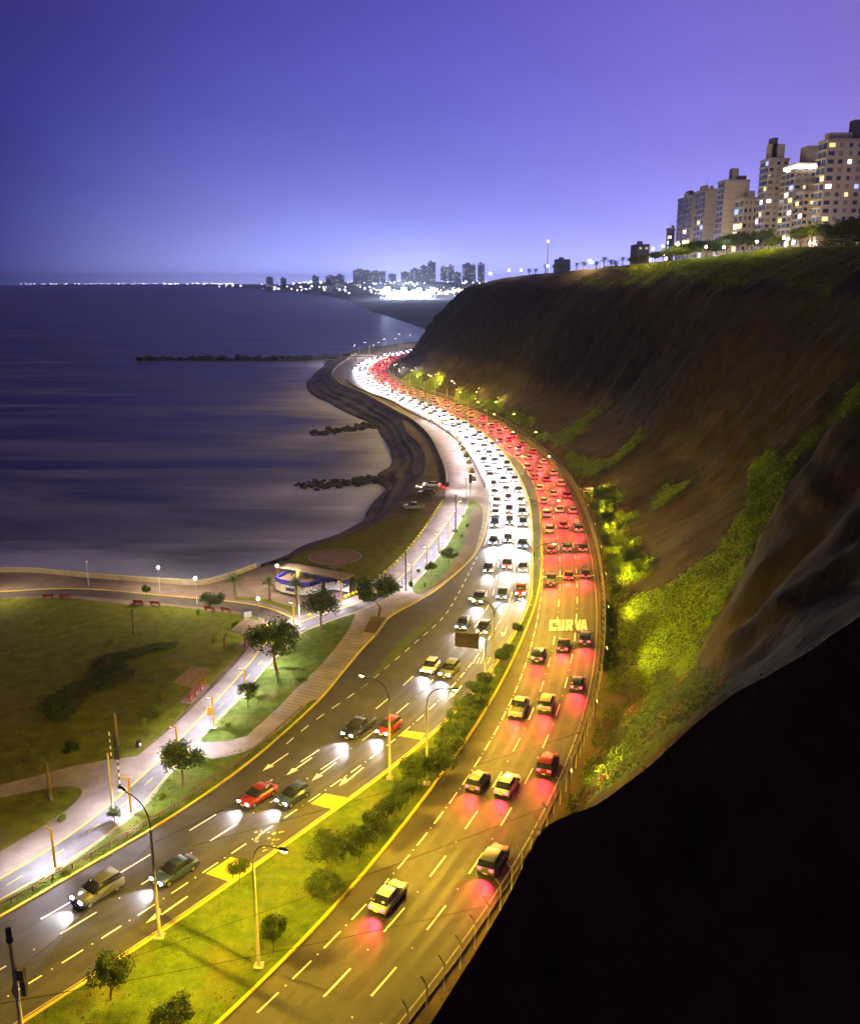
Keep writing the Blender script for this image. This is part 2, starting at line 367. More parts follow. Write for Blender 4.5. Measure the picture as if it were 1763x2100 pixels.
# sea: a fine sheet near the shore that carries the foam, the rest reaching the horizon
wl = GP(c6, [(250, 250), (170, 340), (90, 420), (110, 500), (230, 590), (400, 670), (560, 740), (650, 780), (690, 830), (760, 950), (800, 1060), (785, 1140), (700, 1200), (640, 1235), (700, 1280), (760, 1330), (700, 1400), (640, 1460), (590, 1520)], -5.0)+GP(c4, [(850, 232), (700, 330), (560, 384), (400, 446), (300, 512), (150, 560)], -5.0)+GP(ident, [(430, 1190), (200, 1178), (-60, 1168)], -5.0)
WL = resample(catmull(wl, 4), 4.0)
WLF = WL+[p for pts_ in (GP(c6, [(180, 872), (240, 845), (400, 835), (530, 815), (690, 790)], -5), GP(c6, [(50, 1320), (180, 1290), (350, 1290), (520, 1260), (760, 1270)], -5)) for p in resample(pts_, 4)]
rows = []; X0, X1, Y0, Y1, ST = -320, 80, 120, 780, 4.0
nx, ny = int((X1-X0)/ST)+1, int((Y1-Y0)/ST)+1
def dline(x, y, p):
    return math.sqrt(min((q.x-x)**2+(q.y-y)**2 for q in p))
v = []; f = []; foam = []
for j in range(ny):
    for i in range(nx):
        x, y = X0+i*ST, Y0+j*ST; v.append((x, y, -5.0))
        d = dline(x, y, WLF[::2]); nz_ = noise.noise(Vector((x*.02, y*.035, 3)))*.5+noise.noise(Vector((x*.06, y*.10, 8)))*.3
        foam.append(max(0.0, min(1.0, math.exp(-d/(11+10*nz_))*1.1+nz_*0.10)))
for j in range(ny-1):
    for i in range(nx-1): a = j*nx+i; f.append((a, a+1, a+nx+1, a+nx))
o = len(v); B = 17000
v += [(-B, -600, -5), (B, -600, -5), (B, B, -5), (-B, B, -5), (X0, Y0, -5), (X0+(nx-1)*ST, Y0, -5), (X0+(nx-1)*ST, Y0+(ny-1)*ST, -5), (X0, Y0+(ny-1)*ST, -5)]; foam += [0]*8
f += [(o, o+1, o+5, o+4), (o+1, o+2, o+6, o+5), (o+2, o+3, o+7, o+6), (o+3, o, o+4, o+7)]
me = bpy.data.meshes.new('sea'); me.from_pydata(v, [], f); at = me.attributes.new('foam', 'FLOAT', 'POINT'); at.data.foreach_set('value', foam)
SEA = bpy.data.materials.new('sea_water'); SEA.use_nodes = True; t = SEA.node_tree; b = t.nodes['Principled BSDF']; L = t.links.new
geo = t.nodes.new('ShaderNodeNewGeometry'); mpn = t.nodes.new('ShaderNodeMapping'); mpn.inputs['Scale'].default_value = (0.009, 0.040, 1); L(geo.outputs['Position'], mpn.inputs[0])
n1 = t.nodes.new('ShaderNodeTexNoise'); n1.inputs['Scale'].default_value = 1.0; n1.inputs['Detail'].default_value = 7; n1.inputs['Roughness'].default_value = .6; n1.inputs['Distortion'].default_value = 0.9; L(mpn.outputs[0], n1.inputs['Vector'])
at = t.nodes.new('ShaderNodeAttribute'); at.attribute_name = 'foam'
mr = t.nodes.new('ShaderNodeMapRange'); mr.inputs['From Min'].default_value = 0.40; mr.inputs['From Max'].default_value = 0.72; mr.inputs['To Max'].default_value = 0.55; L(n1.outputs['Fac'], mr.inputs['Value'])
sm = mathn('ADD', mr.outputs[0], at.outputs['Fac'], nt=t, clamp=True)
mx = t.nodes.new('ShaderNodeMix'); mx.data_type = 'RGBA'; L(sm, mx.inputs[0]); mx.inputs[6].default_value = (0.020, 0.027, 0.036, 1); mx.inputs[7].default_value = (0.62, 0.68, 0.78, 1); L(mx.outputs[2], b.inputs['Base Color'])
rr = mathn('MULTIPLY_ADD', sm, 0.5, 0.34, nt=t); L(rr, b.inputs['Roughness']); b.inputs['Specular IOR Level'].default_value = 0.5; b.inputs['IOR'].default_value = 1.33
mp2 = t.nodes.new('ShaderNodeMapping'); mp2.inputs['Scale'].default_value = (0.03, 0.10, 1); L(geo.outputs['Position'], mp2.inputs[0])
n2 = t.nodes.new('ShaderNodeTexNoise'); n2.inputs['Scale'].default_value = 1.0; n2.inputs['Detail'].default_value = 5; L(mp2.outputs[0], n2.inputs['Vector'])
bp = t.nodes.new('ShaderNodeBump'); bp.inputs['Strength'].default_value = 0.35; bp.inputs['Distance'].default_value = 1.2; L(n2.outputs['Fac'], bp.inputs['Height']); L(bp.outputs[0], b.inputs['Normal'])
me.materials.append(SEA); sea = bpy.data.objects.new('sea', me); C.objects.link(sea); sea['kind'] = 'structure'

# beach: the bank falls in worn terraces from the promenade to the water
SAND = mat('wet_sand', (0.075, 0.058, 0.048), (0.135, 0.105, 0.085), 0.12, rough=0.8, bump=0.7, bscale=1.2, spec=0.3, world=True, detail=8, extra=((0.04, 0.032, 0.03), 0.05, 0.5, 0.62, 0.8))
bb = [p for p in BANK if p.y > 172]; bp_ = Path(bb); v = []; f = []; NB = 26; cols = 0
for k in range(0, int(bp_.len/2)):
    p, d = bp_.at(k*2.0); q = min(WL, key=lambda u: (u.x-p.x)**2+(u.y-p.y)**2)
    away = Vector((q.x-p.x, q.y-p.y, 0))
    if away.length < 3: away = Vector((-d.y, d.x, 0))*3
    for j in range(NB):
        t_ = j/(NB-1); tw = min(.999, max(0, t_+.09*noise.noise(Vector((p.x*.03, p.y*.03, t_*2)))*math.sin(math.pi*t_)*2)); st = math.floor(tw*4)/4; e = st+0.25*min(1, (tw-st)*4*3.0) if t_ < 1 else 1
        x, y = p.x+away.x*t_*1.25, p.y+away.y*t_*1.25
        z = -0.12-e*5.2*(1.0 if t_ > .12 else .6)+(noise.noise(Vector((x*.12, y*.12, 2)))*.4+noise.noise(Vector((x*.45, y*.45, 7)))*.28)*math.sin(math.pi*min(1, t_))
        v.append((x, y, z if j else -0.12))
    v.append((x+away.x*.3, y+away.y*.3, -7.0)); cols += 1
for k in range(cols-1):
    for j in range(NB): a = k*(NB+1)+j; f.append((a, a+1, a+NB+2, a+NB+1))
MB().add(v, f).build('beach', SAND, smooth_=True, kind='structure')

# median with yellow kerbs and grass
med = MB().poly(ML+list(reversed(MR)), 0.13, 0.2).build('median_strip', GRASS, kind='structure')
MB().curb(ML, 0.02, -0.28, -0.02, 0.16).build('median_kerb', YEL, kind='structure')
MB().curb(MR, -0.02, 0.28, -0.02, 0.16).build('median_kerb', YEL, kind='structure')
k0, k1 = pLE.near(Vector((-47, 55, 0))), pLE.near(G(1003, 1040))
MB().curb(LE[k0:k1], 0.02, 0.30, -0.02, 0.17).build('road_kerb', YEL, kind='structure')
MB().curb(RE, -0.02, -0.20, -0.05, 0.14).build('road_kerb', mat('worn_kerb', (.14, .10, .055), (.22, .16, .09), 1.5, rough=.9, world=True), kind='structure')

# pavement of promenade and cycle path
wall_px = [(1265, 1300), (1255, 1200), (1215, 1080), (1110, 880), (980, 760), (860, 690), (720, 612), (600, 545), (470, 490), (380, 455), (310, 395), (300, 345), (345, 288), (400, 250)]
WALL = line(GP(c6, wall_px)+[Vector((-56, 690, 0))], 2.0, 2, 1)
pv_left = [G(*c1(*p)) for p in [(-620, 790), (-160, 720), (0, 712), (200, 665), (400, 610), (600, 570), (800, 545), (1000, 380), (1200, 185), (1380, 0)]]+GP(c3, [(1420, 560), (1500, 505)])+GP(c4, [(170, 1000), (250, 965), (420, 915), (560, 870), (700, 815), (800, 772), (900, 690), (1000, 610), (1100, 505), (1200, 405), (1300, 280), (1380, 165), (1430, 85)])+GP(c6, [(1245, 1400), (1250, 1320)])+WALL
i0 = pLE.near(Vector((-60, 40, 0)))
pav = MB().poly(LE[i0:pLE.near(WALL[-1])]+list(reversed(pv_left))+[Vector((-84, 68, 0))], 0.12, 0.2).build('promenade', CONC, kind='structure')
def patch(name, fn, pts, z, m, parent=None, sm=3, skirt=0.06, kind='structure'):
    p = catmull(GP(fn, pts), sm, True) if sm else GP(fn, pts)
    return MB().poly(p, z, skirt).build(name, m, parent, kind=None if parent else kind)
# cycle path
cyl = [(-560, 1590), (-160, 1352), (0, 1265), (330, 1065), (620, 850), (740, 740), (900, 600), (1030, 465), (1240, 245), (1460, 0)]
cyr = [(1560, 20), (1440, 160), (1270, 330), (1160, 440), (1060, 555), (950, 690), (870, 800), (770, 895), (560, 1060), (330, 1205), (0, 1385), (-160, 1480), (-560, 1730)]
CYL = line(GP(c1, cyl)+GP(c4, [(120, 1150), (220, 1050), (330, 990), (480, 935), (620, 890), (760, 850), (880, 800), (1010, 720), (1120, 650), (1210, 560), (1320, 430), (1420, 300), (1500, 180), (1560, 70)]), 1.5, 2, 2)
CYR = line(list(reversed(GP(c1, cyr)))+GP(c4, [(150, 1290), (350, 1085), (440, 1020), (560, 975), (700, 925), (820, 890), (960, 830), (1090, 760), (1190, 690), (1300, 600), (1400, 480), (1470, 380), (1540, 260), (1590, 160), (1620, 80)]), 1.5, 2, 2)
MB().poly(CYL+list(reversed(CYR)), 0.124).build('cycle_path', ASPH2, kind='structure')
# lawns
patch('verge_lawn', c1, [(-560, 1745), (-160, 1490), (0, 1392), (330, 1212), (560, 1066), (770, 902), (880, 805), (960, 692), (1080, 568), (1180, 545), (1240, 562), (1420, 522), (1545, 455), (1665, 362), (1770, 260), (1810, 225), (1858, 222), (1763, 330), (1590, 472), (1420, 608), (1190, 780), (855, 992), (420, 1245), (0, 1480), (-160, 1570), (-560, 1800)], 0.15, GRASS, sm=2)
lw2 = GP(c1, [(1180, 462), (1172, 448), (1280, 335), (1450, 165)])+GP(c4, [(70, 1405), (160, 1295), (360, 1090), (440, 1030), (560, 985), (690, 935), (800, 905), (765, 990), (722, 1060), (690, 1105), (540, 1285), (350, 1465), (250, 1575), (90, 1720)])+GP(c1, [(1669, 185), (1530, 338), (1440, 425), (1330, 458)])
MB().poly(lw2, 0.15, 0.06).build('tree_lawn', GRASS, kind='structure')
patch('lamp_lawn', c4, [(1222, 700), (1305, 606), (1405, 486), (1475, 386), (1546, 264), (1590, 178), (1622, 92), (1690, 110), (1712, 150), (1716, 230), (1680, 380), (1630, 496), (1490, 632), (1285, 758), (1215, 738)], 0.15, GRASS, sm=2)
patch('bare_bank', c4, [(1640, 150), (1600, 330), (1560, 450), (1480, 580), (1340, 700), (1300, 735), (1290, 752), (1480, 628), (1620, 496), (1672, 380), (1706, 232), (1702, 150)], 0.156, EARTH, sm=2, skirt=0)
patch('road_island', c4, [(842, 1440), (905, 1362), (1000, 1255), (1120, 1092), (1210, 1040), (1400, 938), (1340, 990), (1200, 1115), (1010, 1285), (962, 1330)], 0.12, GRASS, sm=0, skirt=0.14)
park = MB().poly(catmull(GP(c3, [(-620, 380), (-160, 335), (0, 325), (200, 320), (430, 325), (740, 360), (930, 365), (1130, 385), (1300, 405), (1440, 435), (1480, 470), (1490, 515), (1430, 560), (1340, 628), (1040, 940), (800, 1182), (765, 1214), (600, 1238), (400, 1272), (200, 1318), (0, 1366), (-160, 1395), (-620, 1450)]), 2, True), 0.09, 0.2).build('park_lawn', LAWN, kind='structure')
patch('path_lawn', c1, [(-560, 900), (-160, 810), (0, 790), (150, 760), (330, 726), (440, 726), (480, 757), (425, 828), (295, 925), (118, 1034), (0, 1104), (-160, 1190), (-560, 1400)], 0.15, LAWN, sm=2)
patch('seaside_promenade', ident, [(-420, 1200), (-200, 1182), (-60, 1176), (55, 1174), (183, 1185), (329, 1196), (428, 1198), (525, 1165), (600, 1158), (640, 1170), (720, 1190), (735, 1206), (708, 1222), (668, 1240), (640, 1258), (575, 1280), (550, 1300), (540, 1296), (537, 1284), (470, 1262), (270, 1244), (0, 1228), (-200, 1232), (-420, 1262)], 0.05, PINK, sm=2, skirt=0.15)
PR = line(GP(c3, [(-620, 345), (-160, 304), (0, 306), (250, 285), (500, 288), (750, 312), (1000, 335), (1250, 355), (1450, 385), (1540, 420), (1600, 455)]), 2, 2, 1)
MB().ribbon(PR, 1.6, -1.9, 0.06).build('park_road', mat('park_asphalt', (0.06, 0.045, 0.04), (0.09, 0.068, 0.06), 0.4, world=True, rough=0.85), kind='structure')
MB().curb(PR, 1.6, 1.85, 0.0, 0.14).build('park_kerb', YEL, kind='structure')
patch('palm_lawn', c4, [(-60, 782), (60, 786), (130, 792), (330, 848), (425, 880), (360, 910), (290, 866), (180, 830), (60, 806), (-60, 800)], 0.12, LAWN, sm=2)
patch('circle_lawn', c4, [(320, 520), (420, 458), (560, 400), (700, 355), (860, 295), (1000, 235), (1150, 200), (1310, 190), (1270, 290), (1165, 430), (1070, 530), (960, 630), (800, 765), (720, 800), (735, 740), (770, 660), (700, 600), (500, 540)], 0.0, LAWN, sm=2)
ce = G(*c4(652, 488)); 
MB().poly([ce+Vector((5.35*math.cos(a*math.pi/32), 5.35*math.sin(a*math.pi/32), 0)) for a in range(64)], 0.03, 0.1).build('plaza_rim', CONC, kind='structure')
MB().poly([ce+Vector((5.0*math.cos(a*math.pi/32), 5.0*math.sin(a*math.pi/32), 0)) for a in range(64)], 0.04, 0.0).build('round_plaza', PINK, kind='structure')
patch('plaza_path', c4, [(720, 535), (790, 515), (720, 555), (640, 580), (600, 560)], 0.035, PINK, sm=0)

# seams between the concrete slabs of the sidewalk
sw = MB()
for k in range(34):
    a = G(*c4(770-k*17.5, 960+k*20)); b_ = G(*c4(1000-k*19.2, 1000+k*20))
    if b_.x-a.x < 0.5: continue
    d = (b_-a).normalized(); n = Vector((-d.y, d.x, 0))*.035
    sw.add([a+n+Vector((0, 0, .124)), b_+n+Vector((0, 0, .124)), b_-n+Vector((0, 0, .124)), a-n+Vector((0, 0, .124))], [(3, 2, 1, 0)])
sw.build('slab_joints', mat('joint_dirt', (0.05, 0.035, 0.025)), kind='structure')

# ------------------------------------------------------------------ painted markings
def dash_line(path, off, s0, s1, dash, period, phase, wd, z=0.004, dots=False):
    m = MB(); s = s0+((phase-s0) % period)
    while s < s1:
        n = max(2, int(dash/1.2)); P = [path.at(s+dash*i/n, off)[0] for i in range(n+1)]
        m.ribbon(P, -wd/2, wd/2, z)
        if dots:
            c = path.at(s+dash+(period-dash)/2, off)[0]; m.lathe([(0.09, 0), (0.07, 0.03)], (c.x, c.y, z), 6)
        s += period
    return m
s_near = pC.s_at_y(50); s_far = pC.s_at_y(690)
ph2 = pC.l[pC.near(G(*c2(725, 1835)))]; ph1 = pC.l[pC.near(G(*c2(510, 1800)))]; phL = pC.l[pC.near(G(*c2(150, 1935)))]
dash_line(pC, 0, s_near, s_far, 3.5, 8.4, ph2, 0.17, dots=True).build('lane_marking', WHT, kind='structure')
dash_line(pC, 3.05, s_near, s_far, 3.5, 8.4, ph1, 0.17, dots=True).build('lane_marking', WHT, kind='structure')
dash_line(pC, 6.25, s_near, pC.s_at_y(170), 2.4, 4.1, phL, 0.15, dots=True).build('edge_marking', WHT, kind='structure')
MB().ribbon([p for p in CEN if 30 < p.y < 690], -3.30, -3.18, 0.004).build('edge_marking', mat('worn_paint', (0.34, 0.28, 0.22), (0.5, 0.44, 0.38), 1.0, world=True), kind='structure')
MB().ribbon([p for p in CEN if 185 < p.y < 690], 6.25, 6.37, 0.004).build('edge_marking', MATS['worn_paint'], kind='structure')
m0, m1 = pML.s_at_y(48), pML.s_at_y(690)
dash_line(pML, 3.3, m0, pML.s_at_y(150), 1.9, 3.6, 1.0, 0.15, dots=True).build('turn_lane_marking', WHT, kind='structure')
dash_line(pML, 6.5, m0, pML.s_at_y(110), 3.5, 8.2, pML.l[pML.near(G(*c1(395, 1565)))], 0.17, dots=True).build('lane_marking', WHT, kind='structure')
dash_line(pML, 9.5, m0, pML.s_at_y(112), 3.5, 8.2, pML.l[pML.near(G(*c1(240, 1500)))], 0.17).build('lane_marking', WHT, kind='structure')
dash_line(pML, 3.3, pML.s_at_y(156), m1, 3.5, 8.2, 2.0, 0.16).build('lane_marking', WHT, kind='structure')
dash_line(pML, 6.5, pML.s_at_y(118), m1, 3.5, 8.2, 5.0, 0.16).build('lane_marking', WHT, kind='structure')
MB().ribbon([p for p in ML if 40 < p.y < 690], 0.30, 0.42, 0.004).build('edge_marking', MATS['worn_paint'], kind='structure')
e0, e1 = pLE.near(G(985, 1120)), pLE.near(G(740, 739))
MB().ribbon(LE[e0:e1], -0.55, -0.68, 0.004).build('edge_marking', WHT, kind='structure')
P = GP(c4, [(300, 1840), (450, 1710), (640, 1575), (840, 1440), (1020, 1290), (1250, 1090), (1430, 930), (1520, 790), (1600, 640), (1680, 480)]); P = line(P, 1.5, 2, 1); pp = Path(P)
dash_line(pp, 0, 0, pp.len, 1.7, 3.4, 0, 0.14).build('bay_marking', WHT, kind='structure')
MB().ribbon(CYL, -0.10, 0.10, 0.128).build('cycle_path_marking', YEL, kind='structure')
MB().ribbon(CYR, 0.06, 0.18, 0.128).build('cycle_path_marking', YEL, kind='structure')
cm = [a.lerp(CYR[min(len(CYR)-1, int(i*len(CYR)/len(CYL)))], .5) for i, a in enumerate(CYL)]; cm = smooth(cm, 4, 2); pm = Path(cm)
dash_line(pm, 0, 4, pm.len*.9, 1.6, 4.6, 0, 0.10, z=0.128).build('cycle_path_marking', YEL, kind='structure')
def quad(name, fn, pts, m, z=0.004): return MB().poly(GP(fn, pts), z).build(name, m, kind='structure')
quad('yellow_crossing', c1, [(1198, 1225), (1345, 1128), (1488, 1172), (1350, 1275)], YEL)
quad('yellow_crossing', c2, [(355, 752), (430, 698), (556, 722), (482, 786)], YEL)
quad('yellow_crossing', c2, [(828, 388), (862, 360), (968, 374), (948, 408)], YEL)
m = MB()
for k in range(5): m.poly(GP(c5, [(300+k*30, 1468), (325+k*30, 1416), (335+k*30, 1416), (312+k*30, 1470)]), 0.004)
m.build('rumble_marking', MATS['worn_paint'], kind='structure')
YL = mat('bright_yellow_paint', (0.75, 0.60, 0.05), (0.66, 0.5, 0.05), 2, world=True)
quad('stop_bar', c5, [(893, 742), (1325, 730), (1325, 722), (893, 733)], YL)
m = MB(); rnd = random.Random(4)
for k in range(16):
    x = 895+k*27; m.poly(GP(c5, [(x, 776-k*.6), (x+5+rnd.random()*9, 776-k*.6), (x+4+rnd.random()*9, 788-k*.6), (x+1, 787-k*.6)]), 0.004)
m.build('worn_lettering', mat('worn_yellow', (0.30, 0.22, 0.03), (0.45, 0.33, 0.04), 3, world=True), kind='structure')
m = MB(); rnd = random.Random(9)                # the worn, unreadable words in the turning lane
for k in range(22):
    x, y = c2(50+rnd.random()*170, 900+rnd.random()*110)
    a = G(x, y); d = Vector((.75, .66, 0)); n = Vector((-.66, .75, 0)); l = .15+rnd.random()*.35; wd = .05+rnd.random()*.07
    m.add([a+n*wd+Vector((0, 0, .004)), a-n*wd+Vector((0, 0, .004)), a+d*l-n*wd+Vector((0, 0, .004)), a+d*l+n*wd+Vector((0, 0, .004))], [(0, 1, 2, 3)])
m.build('worn_lettering', MATS['worn_paint'], kind='structure')
m = MB(); m.poly(GP(c5, [(470, 262), (485, 252), (540, 250), (556, 262), (550, 285), (535, 293), (490, 293), (475, 284)]), 0.004); m.build('speed_roundel', WHT, kind='structure')
m = MB()
for y, x0, x1 in ((258, 1158, 1196), (272, 1145, 1208), (286, 1160, 1195)): m.poly(GP(c5, [(x0, y+3), (x1, y+3), (x1, y-2), (x0, y-2)]), 0.004)
m.build('road_symbol', WHT, kind='structure')
def cv(x, y): return ((1500+x/6.78)*.7164, (1700+y/6.78)*.7164)
LET = {'c': [[(495, 510), (632, 506), (632, 560), (545, 560), (538, 655), (622, 650), (618, 712), (482, 716)]],
       'u': [[(660, 505), (707, 505), (700, 650), (722, 650), (738, 505), (784, 505), (772, 710), (648, 714)]],
       'r': [[(812, 505), (940, 505), (944, 600), (915, 620), (938, 710), (885, 710), (868, 640), (853, 640), (848, 712), (800, 712)]],
       'v': [[(978, 505), (1022, 505), (1050, 640), (1058, 505), (1104, 505), (1070, 708), (1020, 708)]],
       'a': [[(1130, 505), (1190, 505), (1224, 705), (1172, 702), (1166, 668), (1146, 668), (1138, 705), (1086, 705)]]}
cw = thing('road_word', 'large white word CURVA painted across the cliffside lanes', 'road marking', G(*cv(850, 712)))
inv = cw.location.copy()
for k, ps in LET.items():
    m = MB()
    for p in ps: m.poly([q-inv for q in GP(cv, p)], 0.0075)
    m.build('letter', WHT, cw)
m = MB(); m.poly([q-inv for q in GP(cv, [(858, 545), (895, 545), (895, 588), (856, 588)])], 0.0105); m.build('letter_opening', ASPH, cw)
m = MB(); m.poly([q-inv for q in GP(cv, [(1156, 560), (1166, 560), (1172, 622), (1150, 622)])], 0.0105); m.build('letter_opening', ASPH, cw)
def arrow(fn, tail, tip, hook=0):
    a, b = G(*fn(*tail)), G(*fn(*tip)); d = (b-a); Ln = d.length; d.normalize(); n = Vector((-d.y, d.x, 0)); m = MB(); z = Vector((0, 0, .005))
    s = b-d*1.5; m.add([a+n*.09+z, a-n*.09+z, s-n*.09+z, s+n*.09+z], [(0, 1, 2, 3)])
    if hook: m.add([s+n*.09*hook+z, s+n*.75*hook-d*.5+z, b+n*.25*hook+z, s-n*.1*hook+d*.3+z], [(0, 1, 2, 3)] if hook < 0 else [(3, 2, 1, 0)])
    else: m.add([s+n*.42+z, s-n*.42+z, b+z], [(0, 1, 2)])
    return m.build('lane_arrow', WHT, kind='structure')
arrow(c2, (235, 482), (95, 578)); arrow(c2, (362, 505), (225, 600)); arrow(c2, (492, 530), (360, 630)); arrow(c2, (637, 558), (515, 662), -1)
arrow(c2, (1165, 118), (1108, 190), -1); arrow(c5, (592, 1158), (563, 1245), -1); arrow(c5, (722, 880), (722, 952), -1); arrow(c1, (1092, 1358), (858, 1522), -1)
WORN = mat('tyre_polished_asphalt', (0.030, 0.028, 0.028), (0.056, 0.051, 0.048), 0.55, rough=0.55, world=True, spec=.4, extra=((.05, .046, .044), .12, .5, .62, .9))
m = MB(); cc = [p for p in CEN if 30 < p.y < 420]; mm = [p for p in ML if 30 < p.y < 420]
for o_ in (-1.6, 1.5, 4.65):
    for dx in (-.78, .78): m.ribbon(cc, o_+dx-.27, o_+dx+.27, 0.002)
for o_ in (1.7, 4.9, 8.1):
    for dx in (-.78, .78): m.ribbon(mm, o_+dx-.27, o_+dx+.27, 0.002)
m.build('tyre_tracks', WORN, kind='structure')
# speed bump scars, patches and crack seals of the asphalt
TAR = mat('tar_patch', (0.028, 0.027, 0.027), (0.045, 0.043, 0.042), 2, world=True, rough=0.6)
m = MB(); rnd = random.Random(5)
for k in range(46):
    s = 10+rnd.random()*220; c, d = pC.at(s, rnd.uniform(-3, 9)); 
    P = [c]; a = rnd.uniform(0, 6.28)
    for q in range(9): a += rnd.uniform(-.8, .8); P.append(P[-1]+Vector((math.cos(a), math.sin(a), 0))*rnd.uniform(.2, .6))
    m.ribbon(P, -.02, .02, 0.0035)
for k in range(11):
    s = 10+rnd.random()*200; c, d = pML.at(s, rnd.uniform(2, 9)); P = [c+d*(q*.5)+Vector((-d.y, d.x, 0))*rnd.uniform(-.1, .1)+Vector((d.y, -d.x, 0))*q*rnd.uniform(-.1, .5) for q in range(10)]
    m.ribbon(P, -.025, .025, 0.0035)
m.build('crack_seals', TAR, kind='structure')
MB().poly(GP(c2, [(1040, 185), (1090, 140), (1180, 150), (1140, 195)]), 0.0035).build('road_patch', TAR, kind='structure')

# ================================================================== THE CLIFF
KY = [30, 60, 75, 95, 110, 120, 135, 152, 175, 260, 350, 500, 600, 900]
KZ = [0, 6, 12, 20, 30, 40, 50]
KD = [[2, 9, 17, 27, 39, 50, 60], [2, 9, 17, 27, 38, 48, 58], [2.2, 9, 17, 25, 33, 41, 49], [3, 9, 15, 21, 27, 33, 40], [7, 10, 13, 16.5, 21, 26, 31], [6, 11, 16, 21, 27, 34, 42],
      [2, 10, 19, 30, 42, 54, 64], [2, 10, 19, 29, 40, 50, 60], [2.5, 12, 22, 30, 37, 43, 50], [2.5, 12, 22, 28, 33, 38, 44], [2.5, 11, 20, 26, 31, 36, 43], [2.5, 10, 18, 24, 31, 40, 50], [2.5, 10, 17, 24, 32, 42, 52], [2.5, 10, 17, 24, 32, 42, 52]]
ZT = [(30, 60), (180, 60), (262, 62), (300, 61), (400, 58.5), (500, 56), (600, 54), (900, 54)]
def lerp_tab(tab, y):
    if y <= tab[0][0]: return tab[0][1]
    for (a, va), (b, vb) in zip(tab[:-1], tab[1:]):
        if y <= b: return va+(vb-va)*(y-a)/(b-a)
    return tab[-1][1]
def kd(y):
    if y <= KY[0]: return KD[0]
    for i in range(len(KY)-1):
        if y <= KY[i+1]:
            t_ = (y-KY[i])/(KY[i+1]-KY[i]); t_ = t_*t_*(3-2*t_); return [a+(b-a)*t_ for a, b in zip(KD[i], KD[i+1])]
    return KD[-1]
def sst(a, b, x): t_ = max(0, min(1, (x-a)/(b-a))); return t_*t_*(3-2*t_)
basep = smooth(offset(CEN, -4.6), 14, 2); pB = Path(basep)
cols = []; s = pB.s_at_y(26)
while s < pB.len-4:
    cols.append(s); p, _ = pB.at(s); s += 1.1 if p.y < 260 else (1.7 if p.y < 450 else 2.6)
NR = 92; v = []; f = []
for s in cols:
    p, d = pB.at(s); n = Vector((d.y, -d.x, 0)); D = kd(p.y); zt = lerp_tab(ZT, p.y)
    # widen normals so near columns fan out smoothly
    for j in range(NR):
        t_ = j/(NR-1)
        if t_ < .74:
            z = 50*(t_/.74); i = max(k for k in range(7) if KZ[k] <= z+1e-6); i = min(i, 5); q = (z-KZ[i])/(KZ[i+1]-KZ[i])
            a, b_, c_, d_ = D[max(i-1, 0)], D[i], D[i+1], D[min(i+2, 6)]
            dd = b_+(c_-b_)*q
        elif t_ < .86: q = (t_-.74)/.12; z = 50+(zt-50)*(1-(1-q)**1.4); dd = D[6]+q*16
        else: q = (t_-.86)/.14; z = zt+q*q*6; dd = D[6]+16+q*q*(230 if p.y > 150 else 120)
        win = sst(4, 24, z)*(1-sst(49, zt-.5, z)); low = sst(0, 10, z)*(1-sst(46, zt, z))
        chute = math.exp(-((p.y-138)/17)**2)*(1-sst(26, 42, z)*.5)
        sk = s+z*0.35                            # the gullies lean a little
        r1 = 1-abs(noise.noise(Vector((sk/15, z/90, 1.3))))*2; r2 = 1-abs(noise.noise(Vector((sk/5.5, z/42, 7.7))))*2; r3 = noise.noise(Vector((sk/1.9, z/9, 4.1)))
        big = noise.noise(Vector((sk/46, z/140, 9.2)))
        out = (r1*2.6+r2*1.3+r3*.35)*win*(1-.85*chute)+big*7*low*(1-chute)
        out += noise.noise(Vector((sk/3.2, z/3.2, 2)))*.5*sst(0, 5, z)
        q_ = p+n*(dd-out); v.append((q_.x, q_.y, z-0.12+noise.noise(Vector((sk/4, z/5, 6)))*.35*sst(1, 6, z)))
for i in range(len(cols)-1):
    for j in range(NR-1): a = i*NR+j; f.append((a, a+NR, a+NR+1, a+1))
cmb = MB().add(v, f)
